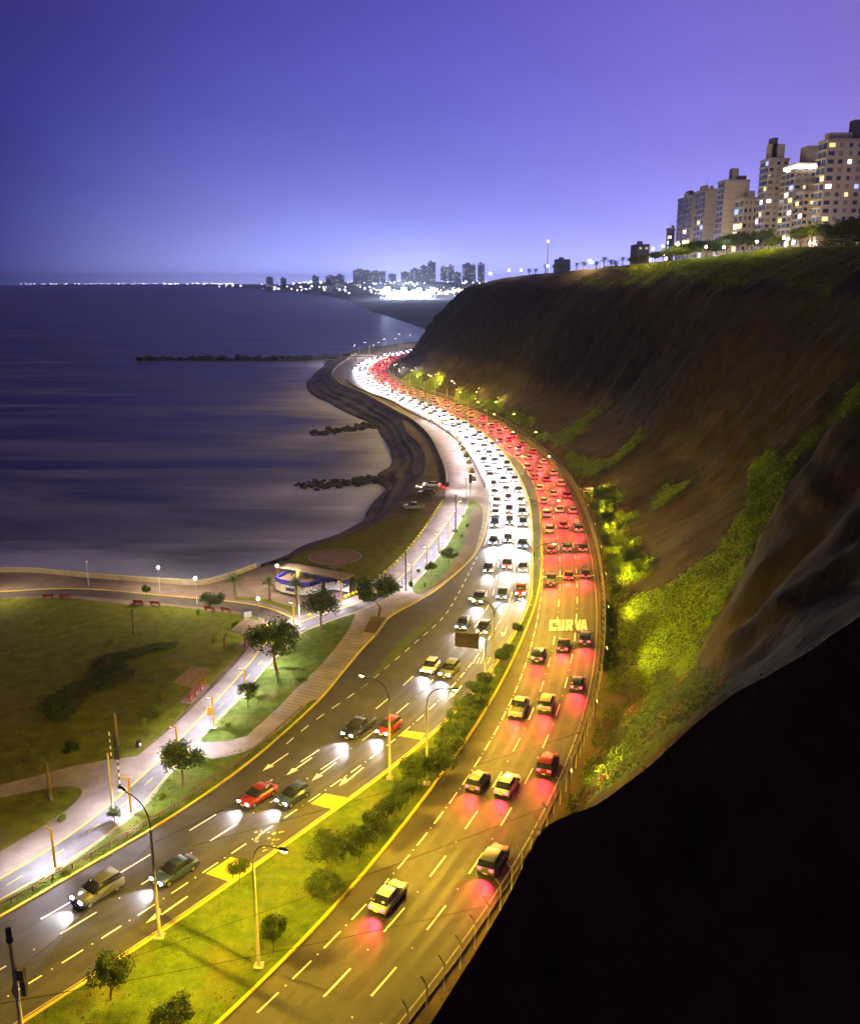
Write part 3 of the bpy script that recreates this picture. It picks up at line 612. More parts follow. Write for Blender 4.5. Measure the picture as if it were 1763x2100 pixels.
VEG = [(c6, [(780, 310), (800, 275), (850, 262), (860, 310), (810, 330)]), (c6, [(860, 420), (930, 360), (1040, 305), (1060, 380), (1010, 470), (930, 470)]), (c6, [(1010, 460), (1100, 400), (1230, 360), (1240, 420), (1180, 500), (1080, 500)]),
       (c6, [(1290, 560), (1370, 480), (1500, 540), (1480, 600), (1390, 620)]), (c6, [(1500, 620), (1620, 560), (1763, 620), (1763, 690), (1650, 680), (1560, 660)]), (c8, [(330, 605), (400, 592), (462, 630), (440, 660), (380, 650)]),
       (c8, [(430, 670), (540, 688), (620, 640), (700, 590), (790, 535), (765, 580), (690, 640), (640, 695), (600, 745), (540, 735), (460, 705)]), (c8, [(585, 750), (680, 790), (780, 775), (840, 715), (880, 650), (908, 700), (860, 760), (760, 815), (690, 865), (640, 860), (575, 800)]),
       (c8, [(915, 995), (960, 930), (1020, 850), (1015, 905), (1135, 835), (1085, 890), (990, 962), (930, 1005)]), (c9, [(380, 560), (450, 535), (540, 600), (620, 700), (685, 740), (665, 805), (600, 855), (430, 845), (385, 700)]),
       (c9, [(290, 370), (420, 345), (530, 370), (480, 480), (585, 490), (525, 575), (390, 565), (320, 470)]), (c9, [(440, 890), (500, 870), (555, 890), (545, 940), (480, 960)]),
       (c9, [(480, 1000), (560, 950), (700, 890), (820, 830), (900, 760), (1000, 690), (1100, 560), (1160, 430), (1190, 250), (1300, 150), (1400, 290), (1340, 430), (1250, 600), (1150, 800), (1050, 960), (980, 1080), (930, 1180), (920, 1290), (850, 1360), (700, 1310), (620, 1430), (480, 1500), (400, 1490), (390, 1350), (400, 1260), (460, 1200)]),
       (ident, [(1240, 546), (1340, 520), (1560, 505), (1800, 480), (1800, 530), (1690, 600), (1560, 575), (1480, 595), (1400, 562), (1320, 578), (1280, 560)]), (ident, [(1763, 780), (1790, 830), (1700, 880), (1640, 945), (1600, 995), (1588, 960), (1650, 900), (1700, 850)]),
       (c8, [(600, 100), (700, 60), (760, 90), (900, 60), (1000, 20), (1200, 30), (1180, 70), (1000, 60), (900, 90)])]
VEGP = [[fn(*p) for p in ps] for fn, ps in VEG]
BUSH = [[c9(*p) for p in [(420, 1500), (620, 1430), (860, 1320), (1000, 1345), (1090, 1400), (980, 1490), (860, 1610), (700, 1730), (560, 1860), (430, 1960), (330, 2020), (330, 1900), (420, 1700), (450, 1600)]]]
def inpoly(x, y, p):
    c = False; j = len(p)-1
    for i in range(len(p)):
        if (p[i][1] > y) != (p[j][1] > y) and x < (p[j][0]-p[i][0])*(y-p[i][1])/(p[j][1]-p[i][1])+p[i][0]: c = not c
        j = i
    return c
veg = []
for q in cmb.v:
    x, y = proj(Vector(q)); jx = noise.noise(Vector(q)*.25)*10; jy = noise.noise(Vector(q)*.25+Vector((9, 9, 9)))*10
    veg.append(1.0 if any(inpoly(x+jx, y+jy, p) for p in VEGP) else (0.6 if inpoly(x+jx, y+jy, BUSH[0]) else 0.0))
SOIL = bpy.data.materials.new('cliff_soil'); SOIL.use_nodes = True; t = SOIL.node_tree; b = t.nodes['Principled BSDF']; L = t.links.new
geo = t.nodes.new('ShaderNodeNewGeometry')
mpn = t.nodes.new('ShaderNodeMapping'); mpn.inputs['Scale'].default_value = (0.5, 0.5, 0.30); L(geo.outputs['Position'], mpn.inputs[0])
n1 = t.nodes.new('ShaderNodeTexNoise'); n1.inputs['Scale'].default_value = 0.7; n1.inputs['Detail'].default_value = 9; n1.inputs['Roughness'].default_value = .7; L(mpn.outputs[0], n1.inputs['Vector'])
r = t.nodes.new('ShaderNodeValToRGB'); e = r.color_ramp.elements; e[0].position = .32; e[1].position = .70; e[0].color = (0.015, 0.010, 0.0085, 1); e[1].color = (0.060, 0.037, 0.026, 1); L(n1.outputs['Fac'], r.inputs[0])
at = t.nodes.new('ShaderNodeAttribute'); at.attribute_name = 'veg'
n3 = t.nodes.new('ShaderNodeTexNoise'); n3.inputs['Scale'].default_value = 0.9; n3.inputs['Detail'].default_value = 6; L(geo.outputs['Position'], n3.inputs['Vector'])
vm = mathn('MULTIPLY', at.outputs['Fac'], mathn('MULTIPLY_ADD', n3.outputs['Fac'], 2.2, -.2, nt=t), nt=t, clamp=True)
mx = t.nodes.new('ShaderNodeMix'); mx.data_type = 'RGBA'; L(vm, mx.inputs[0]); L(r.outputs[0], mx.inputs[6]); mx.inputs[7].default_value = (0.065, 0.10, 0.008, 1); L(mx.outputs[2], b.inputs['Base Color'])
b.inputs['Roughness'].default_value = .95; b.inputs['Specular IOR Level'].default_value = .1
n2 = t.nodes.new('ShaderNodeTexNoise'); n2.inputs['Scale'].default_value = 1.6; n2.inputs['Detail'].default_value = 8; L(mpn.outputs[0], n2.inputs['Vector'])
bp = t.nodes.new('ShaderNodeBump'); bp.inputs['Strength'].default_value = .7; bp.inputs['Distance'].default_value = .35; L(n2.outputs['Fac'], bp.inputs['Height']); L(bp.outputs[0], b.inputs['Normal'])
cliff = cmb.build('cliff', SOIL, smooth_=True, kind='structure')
a_ = cliff.data.attributes.new('veg', 'FLOAT', 'POINT'); a_.data.foreach_set('value', veg)
# the dark spur in front of the photographer
RG = [AT(700, 2400, 24.6), AT(780, 2260, 25), AT(880, 2100, 26), AT(960, 1975, 26.8), AT(1040, 1840, 28), AT(1090, 1745, 29), AT(1130, 1690, 30), AT(1240, 1640, 31.2), AT(1350, 1550, 32.6), AT(1460, 1460, 34.4), AT(1610, 1370, 37), AT(1763, 1270, 40), AT(1900, 1180, 43), AT(2150, 1020, 48)]
RG = resample(catmull(RG, 5), .6); v = []; f = []; NS = 46
for i, p in enumerate(RG):
    for j in range(NS):
        t_ = (j-16)/(NS-17) if j >= 16 else (j-16)/16
        if t_ >= 0: q = p+Vector((1.2*min(1, t_*8)+5*t_, -17*t_, -5*(1-math.exp(-7*t_))-5*t_)); 
        else: q = p+Vector((-1*t_*3, 9*-t_*1.4, -(p.z+3)*(-t_)**1.15))
        u = noise.noise(Vector((q.x*.16, q.y*.16, 5)))*1.0+noise.noise(Vector((q.x*.6, q.y*.6, 1)))*.35
        q = q+Vector((0, 0, u*min(1, abs(t_)*7+.34)))
        v.append((q.x, q.y, max(q.z, -1.5)))
for i in range(len(RG)-1):
    for j in range(NS-1): a = i*NS+j; f.append((a, a+1, a+NS+1, a+NS))
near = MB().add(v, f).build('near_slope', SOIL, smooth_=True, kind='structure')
BV = BVHTree.FromPolygons([Vector(q) for q in cmb.v], cmb.f)
NBV = BVHTree.FromPolygons([Vector(q) for q in v], f); NSV = [Vector(v[i*NS+16]) for i in range(len(RG))]
def hit(x, y):
    d = ray(x, y).normalized(); r_ = BV.ray_cast(Vector((0, 0, H)), d)
    return r_[0], r_[1]

# leaves of the creepers: real leaf faces standing on the slope
def leaf(m, p, n, size, rnd, tilt=.8):
    a = Vector((rnd.uniform(-1, 1), rnd.uniform(-1, 1), rnd.uniform(-1, 1))); nn = (n+a*tilt).normalized()
    u = nn.cross(Vector((rnd.uniform(-1, 1), rnd.uniform(-1, 1), rnd.uniform(-1, 1)))).normalized(); w_ = nn.cross(u); s1, s2 = size*rnd.uniform(.7, 1.2), size*rnd.uniform(.45, .8)
    m.add([p-u*s1*.5, p+w_*s2*.5+nn*size*.12, p+u*s1*.5, p-w_*s2*.5+nn*size*.12], [(0, 1, 2, 3)])
rnd = random.Random(11); iv, bsh, bg_, dry = MB(), MB(), MB(), MB()
vv = cmb.v
for q in cmb.f:
    m_ = sum(veg[k] for k in q)/4
    if m_ < .2: continue
    A, B_, C_, D_ = (Vector(vv[k]) for k in q); nrm = (C_-A).cross(D_-B_); ar = nrm.length/2; nrm.normalize()
    if nrm.z < 0: nrm = -nrm
    ctr = (A+C_)/2; dist = ctr.length
    x_, y_ = proj(ctr)
    if not (650 < x_ < 1830) or y_ < 470: continue
    size = (.34 if dist < 200 else .34*dist/200)*(1 if m_ > .65 else .62)
    clump = noise.noise(ctr*.22)*.5+.5
    dens = (26.0 if m_ > .65 else 40.0)*(200/max(200, dist))**2*m_*(.35+1.1*clump)
    cnt = ar*dens; cnt = int(cnt)+(1 if rnd.random() < cnt-int(cnt) else 0)
    for _ in range(cnt):
        a, b2 = rnd.random(), rnd.random(); p = A.lerp(B_, a).lerp(D_.lerp(C_, a), b2)
        hgt = (noise.noise(p*.35)*.5+.5)*(.55 if m_ > .65 else 1.5)
        p = p+nrm*(rnd.random()**.6)*hgt+Vector((0, 0, .05))
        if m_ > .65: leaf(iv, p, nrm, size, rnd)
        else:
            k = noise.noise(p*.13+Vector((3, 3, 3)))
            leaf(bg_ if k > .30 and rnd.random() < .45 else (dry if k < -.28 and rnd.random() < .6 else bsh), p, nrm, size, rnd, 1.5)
for _ in range(26000):                         # the flat foot between fence and slope is overgrown too
    ss = rnd.uniform(pC.s_at_y(66), pC.s_at_y(165)); yb_ = pC.at(ss)[0].y; D0 = kd(yb_)[0]+3.0
    q, d = pC.at(ss, -5.3-rnd.random()**1.3*D0); kn = noise.noise(q*.28+Vector((5, 1, 0)))*.6+noise.noise(q*.9)*.3
    if kn < (.02 if yb_ < 112 else -.25): continue
    p = q+Vector((0, 0, -.05+rnd.random()**.7*(.25+1.5*max(0, kn+.1))))
    r_ = rnd.random(); leaf(iv if (yb_ > 112 or r_ < .45) else (bsh if r_ < .85 else dry), p, Vector((0, 0, 1)), .27, rnd, 1.2)
for p0 in NSV:                                 # ragged weeds along the dark rim
    if noise.noise(p0*.35) < -.05: continue
    for _ in range(7): p = p0+Vector((rnd.uniform(-.5, .5), rnd.uniform(-.9, .4), rnd.random()**2*.28-.05)); leaf(bsh if rnd.random() < .7 else dry, p, Vector((0, 0, 1)), .13, rnd, 1.8)
iv.build('creeper_ground_cover', IVY, kind='stuff')
tf = MB()
def tufts(poly_, n, zz, seed):
    r3 = random.Random(seed); xs = [p.x for p in poly_]; ys = [p.y for p in poly_]; pl_ = [(p.x, p.y) for p in poly_]; k = 0; tries = 0
    while k < n and tries < n*6:
        tries += 1; x, y = r3.uniform(min(xs), max(xs)), r3.uniform(min(ys), max(ys))
        if r3.random() > (75/max(75, y))**1.5 or not inpoly(x, y, pl_): continue
        if noise.noise(Vector((x*.3, y*.3, 1)))+r3.uniform(-.5, .5) < -.1: continue
        k += 1; h_ = r3.uniform(.07, .19); a = r3.uniform(0, 3.14); dx, dy = math.cos(a)*.09, math.sin(a)*.09; lx, ly = r3.uniform(-.08, .08), r3.uniform(-.08, .08)
        tf.add([(x-dx, y-dy, zz), (x+dx, y+dy, zz), (x+lx, y+ly, zz+h_)], [(0, 1, 2)])
mpoly = offset([p for p in ML if 40 < p.y < 150], -.5)+list(reversed(offset([p for p in MR if 40 < p.y < 150], .5))); tufts(mpoly, 13000, .12, 1)
tufts(lw2, 1200, .14, 2); tufts(GP(c1, [(-60, 1440), (330, 1212), (770, 902), (960, 692), (1240, 562), (1545, 455), (1763, 330), (1420, 608), (855, 992), (0, 1480)]), 1500, .14, 3)
tufts(GP(c3, [(0, 325), (430, 325), (930, 365), (1440, 435), (1480, 510), (1040, 940), (765, 1214), (400, 1272), (0, 1366)]), 5000, .08, 4)
tf.build('lawn_grass', leafmat('grass_blade', (.085, .125, .010), (.15, .19, .02), .5), kind='stuff')
bsh.build('slope_scrub', IVYD, kind='stuff'); bg_.build('bougainvillea_blossom', BOUG, kind='stuff'); dry.build('dry_scrub', DRY, kind='stuff')

# ================================================================== STREET LAMPS
M_POLE = {}
def pole_mesh(h):
    if h not in M_POLE: M_POLE[h] = MB().tube([(0, 0, 0), (0, 0, h*.5), (0, 0, h)], [.15, .125, .10], 10).mesh('pole', CONCP, True)
    return M_POLE[h]
M_PL = MB().box((0, 0, .06), (.75, .75, .14)).mesh('plinth', CONCP)
AR = [(0, 0, -.5), (0, 0, 0), (.10, 0, .9), (.45, 0, 1.6), (1.1, 0, 2.15), (2.0, 0, 2.42), (3.0, 0, 2.5)]
M_ARM = MB().tube(catmull([Vector(p) for p in AR], 3), .055, 6).mesh('arm', DMET, True)
hd = MB(); hd.lathe([(.06, -.02), (.16, .0), (.20, .07), (.17, .16), (.08, .21)], n=10); hd.v = [(x*2.6+.28, y*.95, z) for x, y, z in hd.v]
M_HEAD = hd.mesh('lamp_head', DMET, True)
ln = MB().lathe([(.13, -.05), (.15, -.01)], n=8); ln.v = [(x*2.0+.30, y*.9, z-.012) for x, y, z in ln.v]; M_LENS = ln.mesh('lens', E_SOD); M_LENSW = ln.mesh('lens', E_WHITE)
def street_lamp(p, h, arms, label, lit=True, white=False, group='street lamps on the median', pw=1.0, pz=0.12):
    t = thing('street_lamp', label, 'street lamp', (p.x, p.y, pz), 0, group)
    inst('plinth', M_PL, t); inst('pole', pole_mesh(round(h, 1)), t)
    for a in arms:
        ar = inst('arm', M_ARM, t, (0, 0, h), (0, 0, a)); hdo = inst('lamp_head', M_HEAD, ar, (2.9, 0, 2.5), (0, R(-8), 0))
        if lit:
            le = inst('lens', M_LENSW if white else M_LENS, t); le.matrix_local = Matrix.Translation((0, 0, h)) @ Matrix.Rotation(a, 4, 'Z') @ Matrix.Translation((2.9, 0, 2.47))
            lp = Matrix.Rotation(a, 4, 'Z') @ Vector((3.25, 0, 2.36)); key = f"{'led' if white else 'sodium'}_{pw}"
            spot('lamp_light', key, (P_STREET if not white else P_STREET*.5)*pw, LED if white else SODIUM, 178, .40, t, (lp.x, lp.y, lp.z+h), (0, R(-18), a), .09, 6.5)
    return t
def facing(p, side):                           # direction across the road at p: +1 towards the sea, -1 towards the cliff
    i = pC.near(p); n = pC.n[i]; return math.atan2(n.y*side, n.x*side)
LAMPS = [((328, 1925), 10.2, (1,), 'tall concrete street lamp nearest the camera with its arm over the seaward lanes'), ((531, 1985), 9.2, (-1,), 'concrete street lamp with its arm over the grass median, beside the nearest small trees'),
         ((799, 1599), 9.2, (1,), 'concrete street lamp at the kerb beside the yellow crossing, arm over the seaward lanes'), ((875, 1610), 9.2, (-1,), 'concrete street lamp standing among the median bushes, arm curving right'),
         ((1010.8, 1388), 8.6, (1, -1), 'two-armed street lamp just behind the road sign seen from the back'), ((1092, 1244), 8.6, (1, -1), 'two-armed street lamp at the narrow end of the median left of the painted word'),
         ((1107, 1149), 9.6, (1, -1), 'two-armed street lamp left of the yellow stop bar on the thin median')]
for q, h, arms, lab in LAMPS:
    p = G(*q); street_lamp(p, h, [facing(p, s) for s in arms], lab, pw=1.0 if len(arms) == 1 else .5)
fl = [c6(1740, 1010), c6(1595, 880), c6(1440, 770), c6(1268, 680), c6(1090, 600), c6(925, 540)]
fl = [(1104, 1035), (1075, 973)]+fl+[c6(775, 478), c6(655, 440)]
for k, q in enumerate(fl):
    p = G(*q); i = pML.near(p); p = (ML[i]+MR[pMR.near(p)])/2
    street_lamp(p, 9.6, [facing(p, 1), facing(p, -1)], f'two-armed street lamp on the far thin median, {ordn(k)} beyond the stop bar', pw=.32)
# lamps past the footbridge
for k, (q, Y, wh) in enumerate([((585, 105), 690, 1), ((745, 75), 730, 1), ((838, 78), 740, 1), ((960, 58), 790, 1), ((700, 110), 690, 1), ((500, 155), 655, 1), ((870, 55), 800, 1), ((660, 132), 660, 0)]):
    p = AT(*c6(*q), Y); h = max(6.5, p.z-2.5)
    street_lamp(Vector((p.x+2, p.y, 0)), h, [R(180)], f'lit white street lamp past the footbridge, {ordn(k)} counted from the left front', white=bool(wh), group='lamps past the footbridge', pw=.6, pz=0)
# tall lamps at the far fence foot whose arms hang over the slope
for k, q in enumerate([(775, 395), (925, 470), (1090, 545), (1265, 615)]):
    p = G(*c6(*q)); i = pC.near(p); b_ = pC.p[i]-pC.n[i]*5.6
    street_lamp(b_, 8.0, [facing(b_, 1)], f'tall street lamp behind the cliff fence at the far bend, {ordn(k)} from the footbridge', group='lamps at the far fence', pw=.3, pz=0)

# slope floodlights
M_STK = MB().tube([(0, 0, 0), (0, 0, 2.2)], .04, 6).mesh('stake', DMET); M_FLD = MB().box((0, 0, 0), (.22, .5, .36)).mesh('flood_housing', DMET); M_FLL = MB().box((-.13, 0, 0), (.03, .44, .30)).mesh('lens', E_SOD); M_FLD2 = MB().box((-.13, 0, 0), (.03, .40, .26)).mesh('lens', mat('added_flood_glass', (.9, .75, .3), emit=(1, .7, .15), es=4)); M_FLW = MB().box((-.13, 0, 0), (.03, .44, .30)).mesh('lens', E_WHITE)
for k, (q, wh) in enumerate([((838, 300), 1), ((855, 345), 1), ((993, 335), 1), ((1010, 395), 0), ((1160, 390), 0), ((1180, 445), 0), ((1340, 520), 0), ((1497, 600), 0), ((1520, 515), 0), ((1685, 595), 0)]):
    hp, hn = hit(*c6(*q))
    if hp is None: continue
    t = thing('slope_floodlight', f"{'white' if wh else 'amber'} floodlight on a short stake on the slope, {ordn(k)} counted from the footbridge", 'floodlight', hp, 0, 'floodlights on the slope')
    inst('stake', M_STK, t); a = math.atan2(hn.y, hn.x); fh = inst('flood_housing', M_FLD, t, (0, 0, 2.25), (0, R(-30), a+math.pi)); inst('lens', M_FLW if wh else M_FLL, fh)
    point('flood_light', 'slope_w' if wh else 'slope_y', P_SLOPE*.5, LED if wh else (1, .8, .1), t, (hn.x*.6, hn.y*.6, 2.6), .2)

for k in range(9):                              # unseen floods added behind the fence to brighten the slope
    q, d = pC.at(pC.s_at_y(88)+k*17.0, -4.85); a = math.atan2(-d.x, d.y); n = Vector((d.y, -d.x, 0)); a = math.atan2(n.y, n.x)
    t = thing('slope_floodlight', f'added amber floodlight at the fence foot brightening the green slope, {ordn(k)} from the camera', 'floodlight', (q.x, q.y, -.1), 0, 'floodlights on the slope', 1.15)
    inst('stake', M_STK, t); fh = inst('flood_housing', M_FLD, t, (0, 0, 2.25), (0, R(18), a+math.pi)); inst('lens', M_FLD2, fh)
    spot('flood_light', 'added_slope_fill', P_SLOPE*2.0, (1, .78, .05), 140, .8, t, (n.x*.40, n.y*.40, 2.30), (0, R(-116), a), .03)
# promenade lamps: bent yellow posts
M_PP = MB().box((0, 0, 2.0), (.16, .16, 4.0)).mesh('post', YPOST); M_PA = MB().box((.40, 0, 4.04), (.98, .16, .10)).mesh('arm', YPOST); M_PLED = MB().box((.45, 0, 3.985), (.75, .11, .02)).mesh('led_strip', E_WHITE); M_PB = MB().box((.1, 0, .03), (.9, .5, .08)).mesh('base_slab', CONCP)
def prom(p, a, label, pw=1.0, group='yellow promenade lamps'):
    t = thing('promenade_lamp', label, 'lamp post', (p.x, p.y, .15), a, group)
    inst('base_slab', M_PB, t); inst('post', M_PP, t); ar = inst('arm', M_PA, t); inst('led_strip', M_PLED, ar)
    spot('lamp_light', f'prom{pw}', P_PROM*pw, LED, 150, .5, t, (.45, 0, 3.93), (0, 0, 0), .12); return t
pl = [(114, 1783), (269, 1671), (366, 1560), (439, 1495), (503, 1431), (562, 1372), (603, 1288), (700, 1242), (844, 1202), (875.5, 1165), (900, 1137), (919, 1110), (935, 1085), (946.6, 1064), (956, 1043), (955, 1010)]
pcy = Path(CYL)
for k, q in enumerate(pl):
    p = G(*q); n = pcy.n[pcy.near(p)]; prom(p, math.atan2(n.y, n.x), f'yellow bent lamp post beside the cycle path, {ordn(k)} from the camera')
pw_ = Path(WALL)
PLT = [(1455, 1255), (1443, 1190), (1422, 1110), (1400, 1055), (1380, 1005), (1355, 955), (1325, 905), (1250, 850), (1180, 805), (1100, 762)]
M_PBX = MB(); M_PBX.box((0, 0, .3), (1.5, 1.1, .6)); M_PBX = M_PBX.mesh('planter_box', mat('planter_brick', (.16, .09, .06), (.22, .13, .09), 3, rough=.9))
for k, q in enumerate(PLT):
    p = G(*c6(*q)); n = pw_.n[pw_.near(p)]; prom(p, math.atan2(n.y, n.x), f'yellow lamp post beside a planter on the curved promenade, {ordn(k)} from the parked cars', .9, 'yellow promenade lamps')

# tall bare posts
WP = mat('pale_post', (.45, .40, .33), (.36, .31, .25), 2)
for q, h, lab, m_ in (((234, 1683), 7.2, 'tall pale wooden post with orange cap beside the cycle path', WP), ((615, 1287), 6.6, 'tall pale post with white foot in front of the beach kiosk', WP), ((832, 1213.5), 7.2, 'thin dark post at the start of the lit promenade strip', DMET), ((934, 1090), 7.9, 'thin dark post among the far promenade lamps', DMET)):
    p = G(*q); t = thing('bare_post', lab, 'post', (p.x, p.y, .14)); MB().tube([(0, 0, 0), (0, 0, h)], [.14, .09], 8).build('shaft', m_, t, True)
    MB().lathe([(.12, h), (.12, h+.2), (.05, h+.28)], n=8).build('cap', mat('orange_cap', (.5, .16, .03)) if m_ is WP else DMET, t)
    if m_ is WP and q[0] > 500: MB().tube([(0, 0, .02), (0, 0, 1.6)], [.16, .145], 8).build('white_foot', WHT, t, True)

# park lamps on thin posts
ESTAR = mat('globe_lamp', (.9, .9, .95), emit=(1, .98, .95), es=260)
for k, (q, top, lab) in enumerate([((404, 1240), (404, 1203), 'lit globe lamp between the pairs of red benches'), ((328, 1216), (326, 1172), 'lit globe lamp on the seaside promenade left of the small round trees'), ((532, 1285), (532, 1243), 'lit globe lamp at the end of the park path near the shelter'), ((570, 1212), (569, 1157), 'lit globe lamp at the seaward corner of the blue and white kiosk'), ((-3, 1226), (-3, 1192), 'lit globe lamp at the left edge of the seaside promenade'), ((182, 1203), (181, 1163), 'thin unlit lamp post beside the seawall')]):
    p = G(*q); h = 4.4; t = thing('park_lamp', lab, 'lamp post', (p.x, p.y, .08)); MB().tube([(0, 0, 0), (0, 0, h)], [.06, .045], 6).build('post', GALV, t, True)
    lit = 'unlit' not in lab
    MB().lathe([(.03, h-.02), (.17, h+.08), (.20, h+.2), (.15, h+.34), (.03, h+.40)], n=10).build('globe', ESTAR if lit else WALLW, t, True)
    if lit: point('lamp_light', 'park', P_PARK, (1, .85, .55), t, (0, 0, h+.7), .25)

# ================================================================== TREES AND PLANTS
def tree_parts(seed, rx, rz, h, n, size, lobes=7, tr=.12, flat=.8):
    rnd = random.Random(seed); tk = MB(); top = Vector((rnd.uniform(-.2, .2)*rx, rnd.uniform(-.2, .2)*rx, h*.55))
    tk.tube([(0, 0, -.05), (rnd.uniform(-.1, .1), rnd.uniform(-.1, .1), h*.28), top], [tr*1.25, tr, tr*.7], 7); cs = []
    for k in range(lobes):
        a = 2*math.pi*k/lobes+rnd.uniform(-.4, .4); rr = rx*rnd.uniform(.35, .68) if k else 0
        c = Vector((math.cos(a)*rr, math.sin(a)*rr, h*rnd.uniform(.62, .86)+(.08*h if not k else 0))); cs.append((c, rx*rnd.uniform(.36, .52), rz*rnd.uniform(.42, .62)))
        tk.tube([top*.85, top.lerp(c, .55)+Vector((0, 0, -.1)), c], [tr*.55, tr*.35, tr*.15], 5)
    lf = MB()
    for _ in range(n):
        c, r_, z_ = rnd.choice(cs); d = Vector((rnd.gauss(0, 1), rnd.gauss(0, 1), rnd.gauss(0, 1))).normalized(); k = rnd.random()**.35*(1+.12*rnd.gauss(0, 1))
        p = c+Vector((d.x*r_*k, d.y*r_*k, d.z*z_*k*flat))
        if noise.noise(p*(1.6/rx)+Vector((seed, 0, 0))) < -.22: continue
        leaf(lf, p, d+Vector((0, 0, .35)), size, rnd, .9)
    return tk.mesh('trunk', BARK, True), lf
BIG = []
for k in range(3):
    tm, lf = tree_parts(20+k, 1, 1, 2.1, 5200, .10, 9, .05); BIG.append((tm, lf.mesh('crown', LEAF)))
SML = []
for k in range(4):
    tm, lf = tree_parts(40+k, 1.12, .80, 1.75, 4200, .125, 9, .055); SML.append((tm, lf.mesh('crown', LEAFM)))
def tree(p, rad, h, label, kind, var, group=None, rz=None, z=.13):
    sx = rad; sz = h/(2.0 if kind is BIG else 1.6)
    t = thing('tree', label, 'tree', (p.x, p.y, z), rz if rz is not None else p.x*1.7, group, (sx, sx, sz))
    tm, cm_ = kind[var % len(kind)]; inst('trunk', tm, t); inst('crown', cm_, t); return t
PROMT = [((570, 1388), 4.2, 7.6, 'largest dark round tree standing between cycle path and sidewalk'), ((659, 1293), 3.3, 6.2, 'round tree between the kiosk and the sidewalk'), ((774.5, 1272), 3.9, 6.6, 'round tree growing from the raised planter by the road bend'), ((373, 1622), 2.7, 5.2, 'round tree in the grass beside the seaward lanes nearest the camera'), ((509, 1454), 1.5, 3.2, 'small thin tree in the grass strip beside the prohibition sign'),
         ((922, 1160), 1.8, 3.0, 'small round tree on the lit grass strip of the far promenade'), ((884, 1186), 1.3, 2.8, 'smaller round tree on the lit grass strip nearer the road bend'), ((151, 1565), 1.0, 2.4, 'young tree alone at the edge of the park lawn'), ((436, 1260), 2.1, 3.4, 'round clipped tree behind the red benches'), ((300, 1230), 0.9, 2.4, 'small round tree between red benches on the park edge'), ((236, 1690), .8, 1.6, 'small leafy shrub at the foot of the pale wooden post')]
for k, (q, r_, h, lab) in enumerate(PROMT): tree(G(*q), r_, h, lab, BIG, k)
MEDT = [((227, 2054), 1.55, 3.6, 'round median tree beside the nearest left kerb'), ((362, 2128), 1.5, 2.6, 'round median tree cut by the bottom edge of the view'), ((491, 1822), 1.0, 2.5, 'small tree casting shadow beside the long yellow crossing'), ((561, 1954), 1.05, 2.8, 'small two-tiered tree right of the leaning lamp post'), ((669.5, 1796), 1.9, 3.9, 'widest round crowned tree of the median lawn'), ((738, 1773), 1.5, 3.2, 'tree touching the widest round crowned tree on its right'), ((765, 1743), 1.5, 3.4, 'flat crowned tree behind the pair on the median lawn'),
        ((662, 1856), 1.6, 2.6, 'crooked low tree with pale twisted trunk on the median'), ((795.6, 1697), 1.2, 2.7, 'small round tree in front of the median bush row'), ((812, 1680), 1.3, 2.6, 'first round bush of the dense median row'), ((832, 1661), 1.3, 3.0, 'tree with bent bare trunk beside the dense median row'), ((851, 1621), 1.8, 3.3, 'bushy median tree left of the lamp among bushes'), ((898, 1596), 2.0, 3.2, 'broad bushy tree right of the lamp among bushes'), ((920, 1560), 1.7, 2.7, 'dense bush behind the lamp on the median'), ((930, 1530), 1.6, 2.6, 'second dense bush behind the lamp on the median'), ((948, 1500), 1.9, 2.7, 'broad dense bush in the middle of the median row'), ((962, 1472), 1.9, 2.6, 'bush just before the far end of the median row'), ((982, 1440), 1.6, 2.4, 'last bush of the dense median row'), ((995, 1418), 1.3, 2.2, 'rounded bush at the foot of the road sign'), ((1028, 1369), 1.2, 2.2, 'small pale tree right of the road sign pole'), ((1044, 1349), 1.0, 1.8, 'low shrub behind the small pale tree'), ((1061, 1310), .9, 2.1, 'lone thin shrub near the narrow end of the median')]
for k, (q, r_, h, lab) in enumerate(MEDT): tree(G(*q), r_, h, lab, SML, k, 'small trees on the median')

def palm_meshes(seed, nfr, ln_, droop):
    rnd = random.Random(seed); m = MB()
    for k in range(nfr):
        a = 2*math.pi*k/nfr+rnd.uniform(-.2, .2); el = rnd.uniform(-.35, 1.1); L_ = ln_*rnd.uniform(.8, 1.1); p = Vector((0, 0, 0)); d = Vector((math.cos(a)*math.cos(el), math.sin(a)*math.cos(el), math.sin(el))); sd = Vector((-math.sin(a), math.cos(a), 0)); pts = []
        for s in range(8): pts.append((p.copy(), d.copy())); p = p+d*L_/7; d = (d+Vector((0, 0, -droop))).normalized()
        for s in range(7):
            q, dd = pts[s]; wd = ln_*.26*math.sin(math.pi*min(1, (s+1.1)/8.2))
            for sg in (-1, 1):
                for h2 in (0, .5):
                    q2 = q.lerp(pts[s+1][0], h2); tip = q2+sd*sg*wd+dd*wd*.6+Vector((0, 0, -wd*.35)); m.add([q2, q2+dd*L_/7*.42, tip], [(0, 1, 2)])
    return m
PCR = [palm_meshes(3, 26, 1.0, .17).mesh('crown', PALML), palm_meshes(5, 9, 1.0, .10).mesh('crown', PALML), palm_meshes(8, 5, 1.0, .02).mesh('crown', PALML)]
tp = MB(); tp.lathe([(.20, 0), (.15, .1)]+[(.13+(.02 if k % 2 else 0), .1+k*.075) for k in range(12)]+[(.12, 1.0)], n=9); PTR = tp.mesh('trunk', BARK, True)
